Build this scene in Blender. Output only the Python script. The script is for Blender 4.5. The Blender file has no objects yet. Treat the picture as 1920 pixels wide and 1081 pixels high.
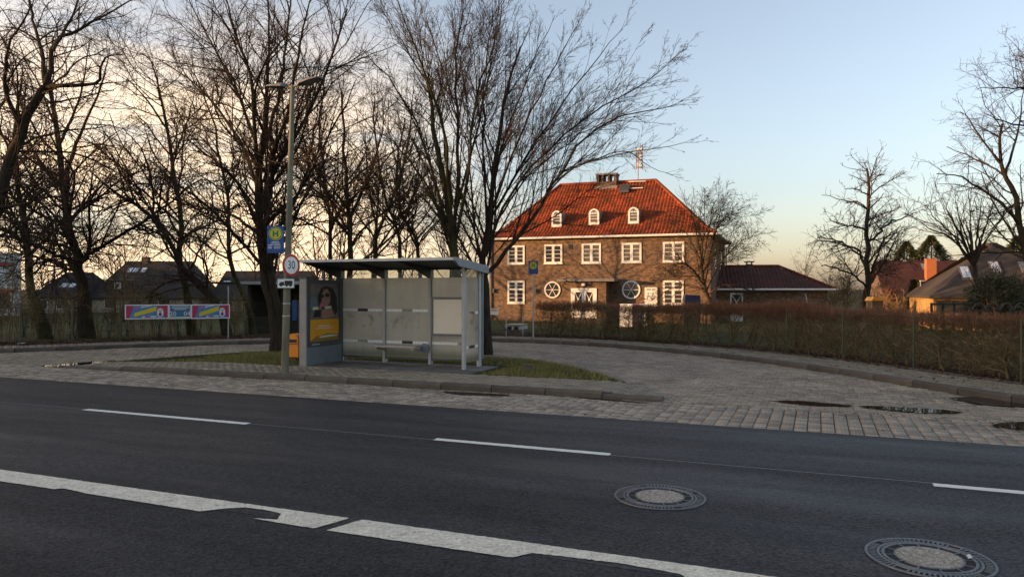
import bpy, bmesh, math, random
import numpy as np
from mathutils import Vector, Matrix

# ------------------------------------------------------------------ camera, sky, sun, exposure
SC = bpy.context.scene
COL = SC.collection
F, CX, CY, EYE = 1400.0, 960.0, 540.5, 1.8          # focal length in photo pixels, centre, eye height
cam_d = bpy.data.cameras.new('camera'); cam_d.sensor_width = 36.0
cam_d.lens = 36.0 * F / 1920.0; cam_d.clip_end = 5000; cam_d.clip_start = 0.05
cam = bpy.data.objects.new('camera', cam_d); COL.objects.link(cam)
cam.location = (0, 0, EYE); cam.rotation_euler = (math.pi / 2, 0, 0)
SC.camera = cam

SUN_EL, SUN_ROT = math.radians(5.0), math.radians(261.0)   # direction to the sun = (sin rot, cos rot)
world = bpy.data.worlds.new('World'); SC.world = world; world.use_nodes = True
wn, wl = world.node_tree.nodes, world.node_tree.links
bg = wn['Background']; bg.inputs[1].default_value = 0.15
sky = wn.new('ShaderNodeTexSky'); sky.sky_type = 'NISHITA'; sky.sun_disc = False
sky.sun_elevation = SUN_EL; sky.sun_rotation = SUN_ROT
sky.air_density = 1.0; sky.dust_density = 1.5; sky.ozone_density = 2.6
def wnode(t, **k):
    n = wn.new(t)
    for a, b in k.items(): setattr(n, a, b)
    return n
def wmath(op, a, b=None, clamp=False):
    n = wnode('ShaderNodeMath', operation=op); n.use_clamp = clamp
    for i, v in enumerate((a, b)):
        if v is None: continue
        if isinstance(v, (int, float)): n.inputs[i].default_value = v
        else: wl.new(v, n.inputs[i])
    return n.outputs[0]
def wmix(bt, fac, a, b):
    n = wnode('ShaderNodeMix', data_type='RGBA', blend_type=bt)
    for i, v in ((0, fac), (6, a), (7, b)):
        if isinstance(v, (int, float, tuple)): n.inputs[i].default_value = v
        else: wl.new(v, n.inputs[i])
    return n.outputs[2]
tc = wnode('ShaderNodeTexCoord')
sep = wnode('ShaderNodeSeparateXYZ'); wl.new(tc.outputs['Generated'], sep.inputs[0])
tinted = wmix('MULTIPLY', 1.0, sky.outputs[0], (1.16, 0.91, 0.835, 1))
hsv = wnode('ShaderNodeHueSaturation'); hsv.inputs['Saturation'].default_value = 0.66
wl.new(tinted, hsv.inputs['Color'])
mp = wnode('ShaderNodeMapping'); mp.inputs['Scale'].default_value = (2.2, 2.2, 13.0)
wl.new(tc.outputs['Generated'], mp.inputs[0])
nz = wnode('ShaderNodeTexNoise'); nz.inputs['Scale'].default_value = 1.7; nz.inputs['Detail'].default_value = 6; nz.inputs['Roughness'].default_value = 0.55
wl.new(mp.outputs[0], nz.inputs['Vector'])
rmp = wnode('ShaderNodeMapRange', interpolation_type='SMOOTHSTEP'); wl.new(nz.outputs[0], rmp.inputs[0])
rmp.inputs[1].default_value = 0.18; rmp.inputs[2].default_value = 0.60
lo = wnode('ShaderNodeMapRange', interpolation_type='SMOOTHSTEP'); wl.new(sep.outputs[2], lo.inputs[0])
lo.inputs[1].default_value = 0.40; lo.inputs[2].default_value = 0.14
side = wnode('ShaderNodeMapRange', interpolation_type='SMOOTHSTEP')     # clouds gather on the sunset side
sd = wnode('ShaderNodeVectorMath', operation='DOT_PRODUCT'); wl.new(tc.outputs['Generated'], sd.inputs[0]); sd.inputs[1].default_value = (-0.95, 0.30, 0)
wl.new(sd.outputs['Value'], side.inputs[0]); side.inputs[1].default_value = 0.22; side.inputs[2].default_value = 0.62
cov = wmath('MULTIPLY', wmath('MULTIPLY', rmp.outputs[0], lo.outputs[0]), side.outputs[0])
cloudy = wmix('MIX', wmath('MULTIPLY', cov, 0.92), hsv.outputs[0], (3.6, 2.6, 1.6, 1))
wl.new(cloudy, bg.inputs[0])

sun_d = bpy.data.lights.new('sun', 'SUN'); sun_d.energy = 2.5; sun_d.angle = math.radians(0.6); sun_d.color = (1.0, 0.56, 0.25)
sun = bpy.data.objects.new('sun', sun_d); COL.objects.link(sun)
sdir = Vector((math.sin(SUN_ROT) * math.cos(SUN_EL), math.cos(SUN_ROT) * math.cos(SUN_EL), math.sin(SUN_EL)))
sun.rotation_euler = sdir.to_track_quat('Z', 'Y').to_euler(); sun.location = (-30, -5, 30)
vs = SC.view_settings
vs.view_transform = 'Standard'; vs.look = 'None'; vs.gamma = 1.0; vs.use_curve_mapping = False
vs.exposure = 1.95
SC.cycles.max_bounces = 6; SC.cycles.transparent_max_bounces = 12; SC.cycles.caustics_reflective = False; SC.cycles.caustics_refractive = False

# ------------------------------------------------------------------ frames of reference
TH = math.atan2(-0.38, 0.925)
U = np.array([math.cos(TH), math.sin(TH)]); N = np.array([-math.sin(TH), math.cos(TH)])
def SN(s, n, z=0.0):                                        # along the road, across it
    p = s * U + n * N
    return (p[0], p[1], z)
def P(px, py, Y):                                           # a photo pixel at a measured depth -> place
    return ((px - CX) * Y / F, Y, EYE - (py - CY) * Y / F)
def lerp(a, b, t): return a + (b - a) * t
def sstep(a, b, x):
    t = np.clip((x - a) / (b - a), 0, 1); return t * t * (3 - 2 * t)
def spline(pts, k):
    pts = np.asarray(pts, float); n = len(pts)
    if n == 2: return pts[0] + (pts[1] - pts[0]) * np.linspace(0, 1, k)[:, None]
    ext = np.vstack([2 * pts[0] - pts[1], pts, 2 * pts[-1] - pts[-2]])
    t = np.linspace(0, n - 1 - 1e-6, k); i = t.astype(int); f = (t - i)[:, None]
    p0, p1, p2, p3 = ext[i], ext[i + 1], ext[i + 2], ext[i + 3]
    return 0.5 * (2 * p1 + (p2 - p0) * f + (2 * p0 - 5 * p1 + 4 * p2 - p3) * f ** 2 + (3 * p1 - p0 - 3 * p2 + p3) * f ** 3)
def resample(pts, step):
    pts = np.asarray(pts, float)
    d = np.r_[0, np.cumsum(np.linalg.norm(np.diff(pts, axis=0), axis=1))]
    m = max(2, int(round(d[-1] / step)) + 1); t = np.linspace(0, d[-1], m)
    return np.stack([np.interp(t, d, pts[:, j]) for j in range(pts.shape[1])], 1)
def inside(poly, pts):
    x, y = pts[:, 0], pts[:, 1]; r = np.zeros(len(pts), bool); n = len(poly)
    for i in range(n):
        (x0, y0), (x1, y1) = poly[i][:2], poly[(i + 1) % n][:2]
        if y0 == y1: continue
        c = ((y0 > y) != (y1 > y)) & (x < (x1 - x0) * (y - y0) / (y1 - y0) + x0)
        r ^= c
    return r

# ------------------------------------------------------------------ object helpers
def link_mesh(name, me, parent=None, kind=None):
    o = bpy.data.objects.new(name, me); COL.objects.link(o)
    if parent: o.parent = parent
    if kind: o['kind'] = kind
    return o
def tag(o, label, cat, group=None):
    o['label'] = label; o['category'] = cat
    if group: o['group'] = group
    return o
def thing(name, label, cat, loc=(0, 0, 0), rz=0.0, group=None):
    o = bpy.data.objects.new(name, None); COL.objects.link(o)
    o.location = loc; o.rotation_euler = (0, 0, rz); o.empty_display_size = 0.2
    return tag(o, label, cat, group)
def dup(root, loc=None, rz=None, label=None, sc=None, group=None):
    r = root.copy(); COL.objects.link(r)
    if loc is not None: r.location = loc
    if rz is not None: r.rotation_euler = (0, 0, rz)
    if sc: r.scale = sc if isinstance(sc, tuple) else (sc,) * 3
    if label: r['label'] = label
    if group: r['group'] = group
    for ch in list(root.children):
        c = ch.copy(); COL.objects.link(c); c.parent = r
        for g in ch.children:
            d = g.copy(); COL.objects.link(d); d.parent = c
    return r
def np_mesh(name, V, Fq, mats, midx=None, smooth=False):
    V = np.asarray(V, np.float32); Fq = np.asarray(Fq, np.int32); k = Fq.shape[1]
    me = bpy.data.meshes.new(name); me.vertices.add(len(V)); me.vertices.foreach_set('co', V.ravel())
    me.loops.add(Fq.size); me.loops.foreach_set('vertex_index', Fq.ravel())
    me.polygons.add(len(Fq)); me.polygons.foreach_set('loop_start', np.arange(0, Fq.size, k, dtype=np.int32))
    for m in (mats if isinstance(mats, (list, tuple)) else [mats]): me.materials.append(m)
    if midx is not None: me.polygons.foreach_set('material_index', np.asarray(midx, np.int32))
    if smooth: me.polygons.foreach_set('use_smooth', np.ones(len(Fq), bool))
    me.update(calc_edges=True); me.validate()
    return me
class MB:
    def __init__(s): s.v, s.f, s.m, s.cur = [], [], [], 0
    def add(s, vs, fs):
        b = len(s.v); s.v += [tuple(map(float, q)) for q in vs]
        for f in fs: s.f.append([b + i for i in f]); s.m.append(s.cur)
        return s
    def box(s, x0, x1, y0, y1, z0, z1):
        return s.add([(x0, y0, z0), (x1, y0, z0), (x1, y1, z0), (x0, y1, z0), (x0, y0, z1), (x1, y0, z1), (x1, y1, z1), (x0, y1, z1)],
                     [(0, 3, 2, 1), (4, 5, 6, 7), (0, 1, 5, 4), (1, 2, 6, 5), (2, 3, 7, 6), (3, 0, 4, 7)])
    def cbox(s, x0, x1, y0, y1, z0, z1, c):                 # box with bevelled top and vertical edges
        X, Y = (x0, x1), (y0, y1)
        def ring(i, z, k): a, b, d, e = x0 + i, x1 - i, y0 + i, y1 - i; return [(a + k, d, z), (b - k, d, z), (b, d + k, z), (b, e - k, z), (b - k, e, z), (a + k, e, z), (a, e - k, z), (a, d + k, z)]
        vs = ring(0, z0, c) + ring(0, z1 - c, c) + ring(c, z1, c * 0.5)
        fs = [tuple(range(7, -1, -1)), tuple(range(16, 24))]
        for r in (0, 8):
            for i in range(8): j = (i + 1) % 8; fs.append((r + i, r + j, r + 8 + j, r + 8 + i))
        return s.add(vs, fs)
    def beam(s, a, b, w, h, up=(0, 0, 1)):                  # rectangular bar between two points
        a, b = Vector(a), Vector(b); d = (b - a).normalized(); upv = Vector(up)
        if abs(d.dot(upv)) > 0.98: upv = Vector((1, 0, 0))
        x = d.cross(upv).normalized(); y = x.cross(d)
        vs = [p + x * (i * w / 2) + y * (j * h / 2) for p in (a, b) for i, j in ((-1, -1), (1, -1), (1, 1), (-1, 1))]
        return s.add(vs, [(0, 1, 2, 3), (7, 6, 5, 4), (0, 4, 5, 1), (1, 5, 6, 2), (2, 6, 7, 3), (3, 7, 4, 0)])
    def tube(s, pts, r, n=8, caps=True):
        pts = [Vector(p) for p in pts]; k = len(pts); rs = r if isinstance(r, (list, tuple)) else [r] * k
        ref = Vector((0.31, 0.17, 0.93)); vs = []
        for i, p in enumerate(pts):
            d = (pts[min(i + 1, k - 1)] - pts[max(i - 1, 0)]).normalized()
            if abs(d.dot(ref)) > 0.97: ref = Vector((0.9, 0.3, 0.1))
            x = d.cross(ref).normalized(); y = d.cross(x)
            vs += [p + (x * math.cos(2 * math.pi * j / n) + y * math.sin(2 * math.pi * j / n)) * rs[i] for j in range(n)]
        fs = [(i * n + j, i * n + (j + 1) % n, (i + 1) * n + (j + 1) % n, (i + 1) * n + j) for i in range(k - 1) for j in range(n)]
        if caps: fs += [tuple(range(n - 1, -1, -1)), tuple((k - 1) * n + j for j in range(n))]
        return s.add(vs, fs)
    def prism(s, poly, z0, z1, axis='z'):
        n = len(poly)
        def pt(p, z): return (p[0], p[1], z) if axis == 'z' else ((p[0], z, p[1]) if axis == 'y' else (z, p[0], p[1]))
        vs = [pt(p, z0) for p in poly] + [pt(p, z1) for p in poly]
        return s.add(vs, [tuple(range(n - 1, -1, -1)), tuple(range(n, 2 * n))] + [(i, (i + 1) % n, n + (i + 1) % n, n + i) for i in range(n)])
    def sheet(s, poly, z):
        return s.add([(p[0], p[1], z) for p in poly], [tuple(range(len(poly)))])
    def lathe(s, prof, n=32, c=(0, 0, 0)):
        vs = [(c[0] + r * math.cos(2 * math.pi * j / n), c[1] + r * math.sin(2 * math.pi * j / n), c[2] + z) for r, z in prof for j in range(n)]
        return s.add(vs, [(i * n + j, i * n + (j + 1) % n, (i + 1) * n + (j + 1) % n, (i + 1) * n + j) for i in range(len(prof) - 1) for j in range(n)])
    def mesh(s, name, mats, smooth=False, fix=True):
        me = bpy.data.meshes.new(name); me.from_pydata(s.v, [], s.f)
        for m in (mats if isinstance(mats, (list, tuple)) else [mats]): me.materials.append(m)
        if any(s.m): me.polygons.foreach_set('material_index', s.m)
        if fix:
            bm = bmesh.new(); bm.from_mesh(me); bmesh.ops.recalc_face_normals(bm, faces=bm.faces); bm.to_mesh(me); bm.free()
        if smooth: me.polygons.foreach_set('use_smooth', [True] * len(me.polygons))
        me.update(); return me
    def build(s, name, mats, parent=None, kind=None, smooth=False, fix=True):
        return link_mesh(name, s.mesh(name, mats, smooth, fix), parent, kind)

# ------------------------------------------------------------------ materials
def new_mat(name):
    m = bpy.data.materials.new(name); m.use_nodes = True
    return m, m.node_tree.nodes, m.node_tree.links, m.node_tree.nodes['Principled BSDF']
def setin(n, key, v, L):
    if isinstance(v, bpy.types.NodeSocket): L.new(v, n.inputs[key])
    else: n.inputs[key].default_value = v
def c4(c): return (c[0], c[1], c[2], 1)
def noise(nt, L, vec, scale, detail=4, rough=0.55):
    n = nt.new('ShaderNodeTexNoise'); n.inputs['Scale'].default_value = scale; n.inputs['Detail'].default_value = detail; n.inputs['Roughness'].default_value = rough
    if vec is not None: L.new(vec, n.inputs['Vector'])
    return n.outputs[0]
def ramp(nt, L, fac, stops):
    n = nt.new('ShaderNodeValToRGB'); e = n.color_ramp.elements
    while len(e) < len(stops): e.new(0.5)
    for q, (p, c) in zip(e, stops): q.position = p; q.color = c4(c)
    L.new(fac, n.inputs[0]); return n.outputs[0]
def mapr(nt, L, v, a, b, c=0, d=1):
    n = nt.new('ShaderNodeMapRange'); L.new(v, n.inputs[0])
    for i, q in enumerate((a, b, c, d)): n.inputs[i + 1].default_value = q
    return n.outputs[0]
def mixc(nt, L, bt, fac, a, b):
    n = nt.new('ShaderNodeMix'); n.data_type = 'RGBA'; n.blend_type = bt
    for i, v in ((0, fac), (6, a), (7, b)):
        if isinstance(v, bpy.types.NodeSocket): L.new(v, n.inputs[i])
        else: n.inputs[i].default_value = v if isinstance(v, (int, float)) else c4(v)
    return n.outputs[2]
def mth(nt, L, op, a, b=0.0):
    n = nt.new('ShaderNodeMath'); n.operation = op
    for i, v in enumerate((a, b)):
        if isinstance(v, bpy.types.NodeSocket): L.new(v, n.inputs[i])
        else: n.inputs[i].default_value = v
    return n.outputs[0]
def coord(nt, L, which='Object', scale=None, rot=None):
    t = nt.new('ShaderNodeTexCoord').outputs[which]
    if scale is None and rot is None: return t
    m = nt.new('ShaderNodeMapping'); L.new(t, m.inputs[0])
    if scale: m.inputs['Scale'].default_value = scale
    if rot: m.inputs['Rotation'].default_value = rot
    return m.outputs[0]
def bump(nt, L, h, strength, dist, B):
    b = nt.new('ShaderNodeBump'); b.inputs['Strength'].default_value = strength; b.inputs['Distance'].default_value = dist
    L.new(h, b.inputs['Height']); L.new(b.outputs[0], B.inputs['Normal'])
def mat(name, c1, c2=None, scale=6.0, rough=0.7, bmp=0.0, bscale=None, bdist=0.01, metal=0.0, island=0.0, spec=0.5, stretch=None, contrast=0.25, detail=5, grain=0.0, gscale=40):
    m, nt, L, B = new_mat(name)
    B.inputs['Roughness'].default_value = rough; B.inputs['Metallic'].default_value = metal; B.inputs['Specular IOR Level'].default_value = spec
    vec = coord(nt, L, 'Object', stretch)
    nn = noise(nt, L, vec, scale, detail)
    c2 = c2 or tuple(x * 0.72 for x in c1)
    col = ramp(nt, L, nn, [(0.5 - contrast, c2), (0.5 + contrast, c1)])
    if grain: col = mixc(nt, L, 'MULTIPLY', 1.0, col, ramp(nt, L, noise(nt, L, vec, gscale, 3, 0.7), [(0.36, (1 - grain,) * 3), (0.64, (1 + grain * .6,) * 3)]))
    if island:
        g = nt.new('ShaderNodeNewGeometry').outputs['Random Per Island']; oi = nt.new('ShaderNodeObjectInfo').outputs['Random']
        r = mth(nt, L, 'FRACT', mth(nt, L, 'ADD', g, oi))
        k = mapr(nt, L, r, 0, 1, 1 - island, 1 + island)
        cc = nt.new('ShaderNodeCombineColor'); [L.new(k, cc.inputs[i]) for i in range(3)]
        col = mixc(nt, L, 'MULTIPLY', 1.0, col, cc.outputs[0])
    L.new(col, B.inputs['Base Color'])
    if bmp: bump(nt, L, noise(nt, L, vec, bscale or scale * 6, 6, 0.65), bmp, bdist, B)
    return m
def flat(name, c, rough=0.5, metal=0.0, spec=0.5):
    return mat(name, c, tuple(x * 0.86 for x in c), 9, rough, 0, metal=metal, spec=spec)

def asphalt(name, c1, c2, speck, rough=0.62):
    m, nt, L, B = new_mat(name)
    v = coord(nt, L); big = noise(nt, L, coord(nt, L, 'Object', (0.25, 1.6, 1), None), 0.9, 5)
    col = ramp(nt, L, big, [(0.3, c1), (0.7, c2)])
    vo = nt.new('ShaderNodeTexVoronoi'); vo.inputs['Scale'].default_value = 52; L.new(v, vo.inputs['Vector'])
    stone = mapr(nt, L, vo.outputs['Color'], 0.0, 1.0, 0.2, 1.95)
    cc = nt.new('ShaderNodeCombineColor'); [L.new(stone, cc.inputs[i]) for i in range(3)]
    col = mixc(nt, L, 'MULTIPLY', 1.0, col, cc.outputs[0])
    sp = noise(nt, L, v, 60, 2); spm = mapr(nt, L, sp, 0.68, 0.74)
    col = mixc(nt, L, 'MIX', spm, col, speck)
    mid = noise(nt, L, v, 4.0, 6, 0.7)
    col = mixc(nt, L, 'MULTIPLY', 0.5, col, ramp(nt, L, mid, [(0.3, (0.7, 0.7, 0.7)), (0.7, (1.15, 1.15, 1.15))]))
    L.new(col, B.inputs['Base Color'])
    rg = noise(nt, L, coord(nt, L, 'Object', (0.12, 1.1, 1), None), 1.1, 4)
    L.new(mapr(nt, L, rg, 0.3, 0.7, rough - 0.16, rough + 0.16), B.inputs['Roughness'])
    bump(nt, L, vo.outputs['Distance'], 0.55, 0.006, B); B.inputs['Specular IOR Level'].default_value = 0.22
    return m
M = {}
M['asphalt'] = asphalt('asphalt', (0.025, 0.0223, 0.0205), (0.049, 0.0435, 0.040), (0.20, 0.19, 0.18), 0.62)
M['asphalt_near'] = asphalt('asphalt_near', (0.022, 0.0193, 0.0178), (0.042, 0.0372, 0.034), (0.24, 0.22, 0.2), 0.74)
M['paver'] = mat('paver', (0.40, 0.325, 0.235), (0.24, 0.195, 0.145), 0.9, 0.8, 0.5, 60, 0.004, island=0.24, contrast=0.22, grain=0.38, gscale=22, spec=0.3)
M['paver_red'] = mat('paver_red', (0.41, 0.335, 0.25), (0.25, 0.205, 0.155), 1.1, 0.8, 0.5, 60, 0.004, island=0.32, contrast=0.22, grain=0.38, gscale=22, spec=0.3)
M['paver_walk'] = mat('paver_walk', (0.33, 0.28, 0.20), (0.20, 0.17, 0.12), 1.2, 0.85, 0.5, 60, 0.004, island=0.2, grain=0.35, gscale=22, spec=0.3)
M['slab'] = mat('slab', (0.17, 0.155, 0.135), (0.07, 0.065, 0.06), 1.6, 0.75, 0.4, 50, 0.004, island=0.30)
M['joint_sand'] = mat('joint_sand', (0.10, 0.085, 0.065), (0.045, 0.045, 0.03), 5, 0.95, 0.4, spec=0.06)
M['kerb'] = mat('kerb', (0.12, 0.098, 0.073), (0.055, 0.045, 0.034), 3.5, 0.85, 0.5, 45, 0.006, island=0.15)
M['soil'] = mat('soil', (0.075, 0.05, 0.032), (0.035, 0.025, 0.017), 6, 0.95, 0.8, 30, 0.03, spec=0.06)
M['lawn'] = mat('lawn', (0.07, 0.085, 0.028), (0.04, 0.048, 0.020), 0.6, 0.95, 0.8, 40, 0.03, spec=0.06)
M['verge'] = mat('verge', (0.055, 0.060, 0.024), (0.034, 0.034, 0.017), 0.9, 0.95, 0.8, 30, 0.03, spec=0.06)
M['field'] = mat('field', (0.075, 0.085, 0.032), (0.05, 0.05, 0.024), 0.15, 0.95, 0.5, 10, 0.05, spec=0.06)
M['grass_blade'] = mat('grass_blade', (0.24, 0.225, 0.06), (0.17, 0.14, 0.06), 0.8, 0.8, island=0.45, spec=0.06)
M['leaf_litter'] = mat('leaf_litter', (0.16, 0.085, 0.045), (0.075, 0.042, 0.026), 3, 0.9, island=0.6, spec=0.06)
M['bark'] = mat('bark', (0.062, 0.050, 0.035), (0.022, 0.018, 0.013), 5, 0.95, 1.0, 14, 0.03, stretch=(2.2, 2.2, 0.5), spec=0.06)
M['bark_moss'] = mat('bark_moss', (0.070, 0.068, 0.028), (0.024, 0.020, 0.013), 2.2, 0.95, 1.0, 14, 0.03, stretch=(2, 2, 0.6), spec=0.06)
M['twig'] = mat('twig', (0.082, 0.054, 0.039), (0.048, 0.033, 0.025), 2, 0.9, spec=0.06)
M['twig_red'] = mat('twig_red', (0.32, 0.145, 0.078), (0.19, 0.09, 0.052), 4, 0.9, island=0.3, spec=0.06)
M['twig_olive'] = mat('twig_olive', (0.30, 0.215, 0.11), (0.16, 0.115, 0.06), 4, 0.95, island=0.4, spec=0.06)
M['twig_gold'] = mat('twig_gold', (0.22, 0.14, 0.06), (0.13, 0.085, 0.04), 4, 0.95, island=0.3, spec=0.06)
M['hedge_stem'] = mat('hedge_stem', (0.19, 0.155, 0.07), (0.075, 0.058, 0.034), 9, 0.95, 0.6, 40, 0.01, spec=0.06)
M['conifer'] = mat('conifer', (0.085, 0.090, 0.036), (0.045, 0.052, 0.024), 2, 0.9, island=0.4, spec=0.06)
M['evergreen'] = mat('evergreen', (0.085, 0.082, 0.032), (0.045, 0.045, 0.018), 2, 0.7, island=0.5)
M['line_paint'] = mat('line_paint', (0.84, 0.745, 0.565), (0.66, 0.58, 0.44), 7, 0.7, 0.4, 90, 0.003, contrast=0.16, detail=9, grain=0.22, gscale=30)
M['line_new'] = mat('line_new', (0.84, 0.79, 0.67), (0.72, 0.67, 0.57), 8, 0.65, 0.3, 90, 0.002)
def worn(m):                                                # asphalt showing through the paint in specks and scuffs
    nt, L = m.node_tree.nodes, m.node_tree.links; B = nt['Principled BSDF']; src = B.inputs['Base Color'].links[0].from_socket; v = coord(nt, L)
    a = mapr(nt, L, noise(nt, L, v, 34, 3, 0.6), 0.63, 0.69); b = mapr(nt, L, noise(nt, L, coord(nt, L, 'Object', (1, 3.5, 1), (0, 0, 0.39)), 3.2, 6, 0.75), 0.60, 0.70)
    f = nt.new('ShaderNodeMath'); f.operation = 'MAXIMUM'; L.new(a, f.inputs[0]); L.new(mth(nt, L, 'MULTIPLY', b, 0.6), f.inputs[1])
    L.new(mixc(nt, L, 'MIX', f.outputs[0], src, (0.09, 0.08, 0.07)), B.inputs['Base Color'])
worn(M['line_paint'])
M['seam'] = flat('seam', (0.22, 0.21, 0.2), 0.6)
M['iron'] = mat('iron', (0.15, 0.145, 0.14), (0.07, 0.068, 0.066), 20, 0.42, 0.3, 80, 0.002, metal=0.55)
M['iron_pit'] = flat('iron_pit', (0.018, 0.017, 0.016), 0.9)
def aggregate():
    m, nt, L, B = new_mat('cover_concrete'); v = coord(nt, L)
    vo = nt.new('ShaderNodeTexVoronoi'); vo.inputs['Scale'].default_value = 70; L.new(v, vo.inputs['Vector'])
    col = ramp(nt, L, vo.outputs['Color'], [(0.1, (0.19, 0.16, 0.12)), (0.55, (0.34, 0.28, 0.21)), (0.9, (0.52, 0.45, 0.35))])
    L.new(col, B.inputs['Base Color']); B.inputs['Roughness'].default_value = 0.85; bump(nt, L, vo.outputs['Distance'], 0.6, 0.006, B); return m
M['cover_concrete'] = aggregate()
def water():
    m, nt, L, B = new_mat('puddle_water'); B.inputs['Base Color'].default_value = (0.012, 0.011, 0.010, 1)
    B.inputs['Roughness'].default_value = 0.03; B.inputs['IOR'].default_value = 1.33
    bump(nt, L, noise(nt, L, coord(nt, L), 3, 2), 0.03, 0.01, B); return m
M['water'] = water()
M['steel'] = mat('steel', (0.44, 0.44, 0.42), (0.34, 0.34, 0.32), 5, 0.45, spec=0.5, metal=0.0)
M['steel_blue'] = mat('steel_blue', (0.22, 0.25, 0.28), (0.15, 0.175, 0.20), 4, 0.4)
M['case_dark'] = mat('case_dark', (0.085, 0.095, 0.11), (0.06, 0.068, 0.08), 4, 0.4)
M['case_mid'] = flat('case_mid', (0.17, 0.17, 0.175), 0.4)
M['case_light'] = mat('case_light', (0.30, 0.29, 0.265), (0.22, 0.215, 0.2), 3, 0.5)
M['roof_dark'] = mat('roof_dark', (0.055, 0.055, 0.058), (0.035, 0.035, 0.036), 4, 0.6)
M['roof_edge'] = mat('roof_edge', (0.62, 0.62, 0.58), (0.46, 0.46, 0.43), 4, 0.5)
M['board_blank'] = mat('board_blank', (0.82, 0.76, 0.62), (0.74, 0.68, 0.55), 2, 0.45)
M['bench_wood'] = mat('bench_wood', (0.50, 0.44, 0.38), (0.36, 0.31, 0.27), 6, 0.6, stretch=(1, 8, 8))
M['stripe'] = flat('stripe', (0.90, 0.89, 0.85), 0.5)
M['ink'] = flat('ink', (0.03, 0.035, 0.035), 0.5)
M['white'] = mat('white', (0.80, 0.77, 0.70), (0.66, 0.63, 0.57), 2.5, 0.55)
M['orange_bin'] = mat('orange_bin', (0.90, 0.30, 0.012), (0.78, 0.24, 0.010), 3, 0.4)
M['pole'] = mat('pole', (0.20, 0.19, 0.125), (0.085, 0.09, 0.05), 2.5, 0.7, 0.3, 40, 0.004, stretch=(2, 2, 0.9))
M['lamp_body'] = mat('lamp_body', (0.16, 0.155, 0.15), (0.11, 0.105, 0.10), 5, 0.5)
M['lamp_lens'] = flat('lamp_lens', (0.28, 0.27, 0.25), 0.15)
M['sign_blue'] = flat('sign_blue', (0.012, 0.075, 0.28), 0.35)
M['sign_yellow'] = flat('sign_yellow', (0.74, 0.58, 0.02), 0.35)
M['sign_green'] = flat('sign_green', (0.02, 0.22, 0.09), 0.35)
M['sign_red'] = flat('sign_red', (0.52, 0.02, 0.02), 0.35)
M['sign_back'] = flat('sign_back', (0.3, 0.3, 0.3), 0.5, 0.4)
M['black'] = flat('black', (0.012, 0.012, 0.013), 0.5)
def brick(name, a, b, mortar, sx=1.0):
    m, nt, L, B = new_mat(name)
    o = nt.new('ShaderNodeTexCoord').outputs['Object']; sp = nt.new('ShaderNodeSeparateXYZ'); L.new(o, sp.inputs[0])
    cb = nt.new('ShaderNodeCombineXYZ'); L.new(mth(nt, L, 'ADD', sp.outputs[0], sp.outputs[1]), cb.inputs[0]); L.new(sp.outputs[2], cb.inputs[1])
    br = nt.new('ShaderNodeTexBrick'); L.new(cb.outputs[0], br.inputs['Vector'])
    br.inputs['Color1'].default_value = c4(a); br.inputs['Color2'].default_value = c4(b); br.inputs['Mortar'].default_value = c4(mortar)
    br.inputs['Scale'].default_value = 1.0; br.inputs['Brick Width'].default_value = 0.25; br.inputs['Row Height'].default_value = 0.083
    br.inputs['Mortar Size'].default_value = 0.010; br.inputs['Bias'].default_value = -0.1
    big = noise(nt, L, o, 0.5, 5); col = mixc(nt, L, 'MULTIPLY', 0.8, br.outputs[0], ramp(nt, L, big, [(0.3, (0.6, 0.58, 0.56)), (0.7, (1.1, 1.08, 1.05))]))
    col = mixc(nt, L, 'MULTIPLY', 1.0, col, ramp(nt, L, noise(nt, L, o, 4.5, 6, 0.75), [(0.38, (0.55, 0.55, 0.6)), (0.62, (1.3, 1.22, 1.1))]))
    L.new(col, B.inputs['Base Color']); B.inputs['Roughness'].default_value = 0.85
    bump(nt, L, br.outputs['Fac'], -0.6, 0.012, B); return m
M['brick'] = brick('brick', (0.235, 0.130, 0.062), (0.055, 0.042, 0.036), (0.17, 0.135, 0.095))
M['brick_dark'] = brick('brick_dark', (0.15, 0.085, 0.055), (0.08, 0.05, 0.035), (0.13, 0.11, 0.09))
M['chimney_orange'] = mat('chimney_orange', (0.44, 0.145, 0.05), (0.30, 0.095, 0.035), 9, 0.8, 0.4, 30, 0.01)
M['brick_tan'] = brick('brick_tan', (0.32, 0.25, 0.15), (0.24, 0.18, 0.11), (0.3, 0.25, 0.18))
M['brick_yellow'] = brick('brick_yellow', (0.50, 0.30, 0.09), (0.40, 0.24, 0.08), (0.4, 0.28, 0.14))
M['tile_red'] = mat('tile_red', (0.34, 0.066, 0.022), (0.075, 0.030, 0.017), 1.3, 0.85, 0.4, 20, 0.01, contrast=0.22, detail=9, spec=0.15, grain=0.4, gscale=5)
M['tile_brown'] = mat('tile_brown', (0.12, 0.055, 0.045), (0.06, 0.035, 0.03), 1.0, 0.6, 0.4, 20, 0.01, spec=0.1)
M['tile_dark'] = mat('tile_dark', (0.050, 0.043, 0.038), (0.030, 0.027, 0.024), 0.8, 0.7, 0.5, 8, 0.03, spec=0.1)
M['tile_maroon'] = mat('tile_maroon', (0.085, 0.036, 0.030), (0.045, 0.022, 0.02), 0.8, 0.7, 0.5, 8, 0.03, spec=0.1)
M['thatch'] = mat('thatch', (0.085, 0.07, 0.058), (0.05, 0.042, 0.036), 1.2, 0.9, 0.6, 12, 0.03, spec=0.1)
M['lead'] = mat('lead', (0.20, 0.19, 0.18), (0.11, 0.105, 0.10), 3, 0.6)
M['pane'] = flat('pane', (0.045, 0.045, 0.045), 0.06, 0.0, 0.6)
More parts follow.
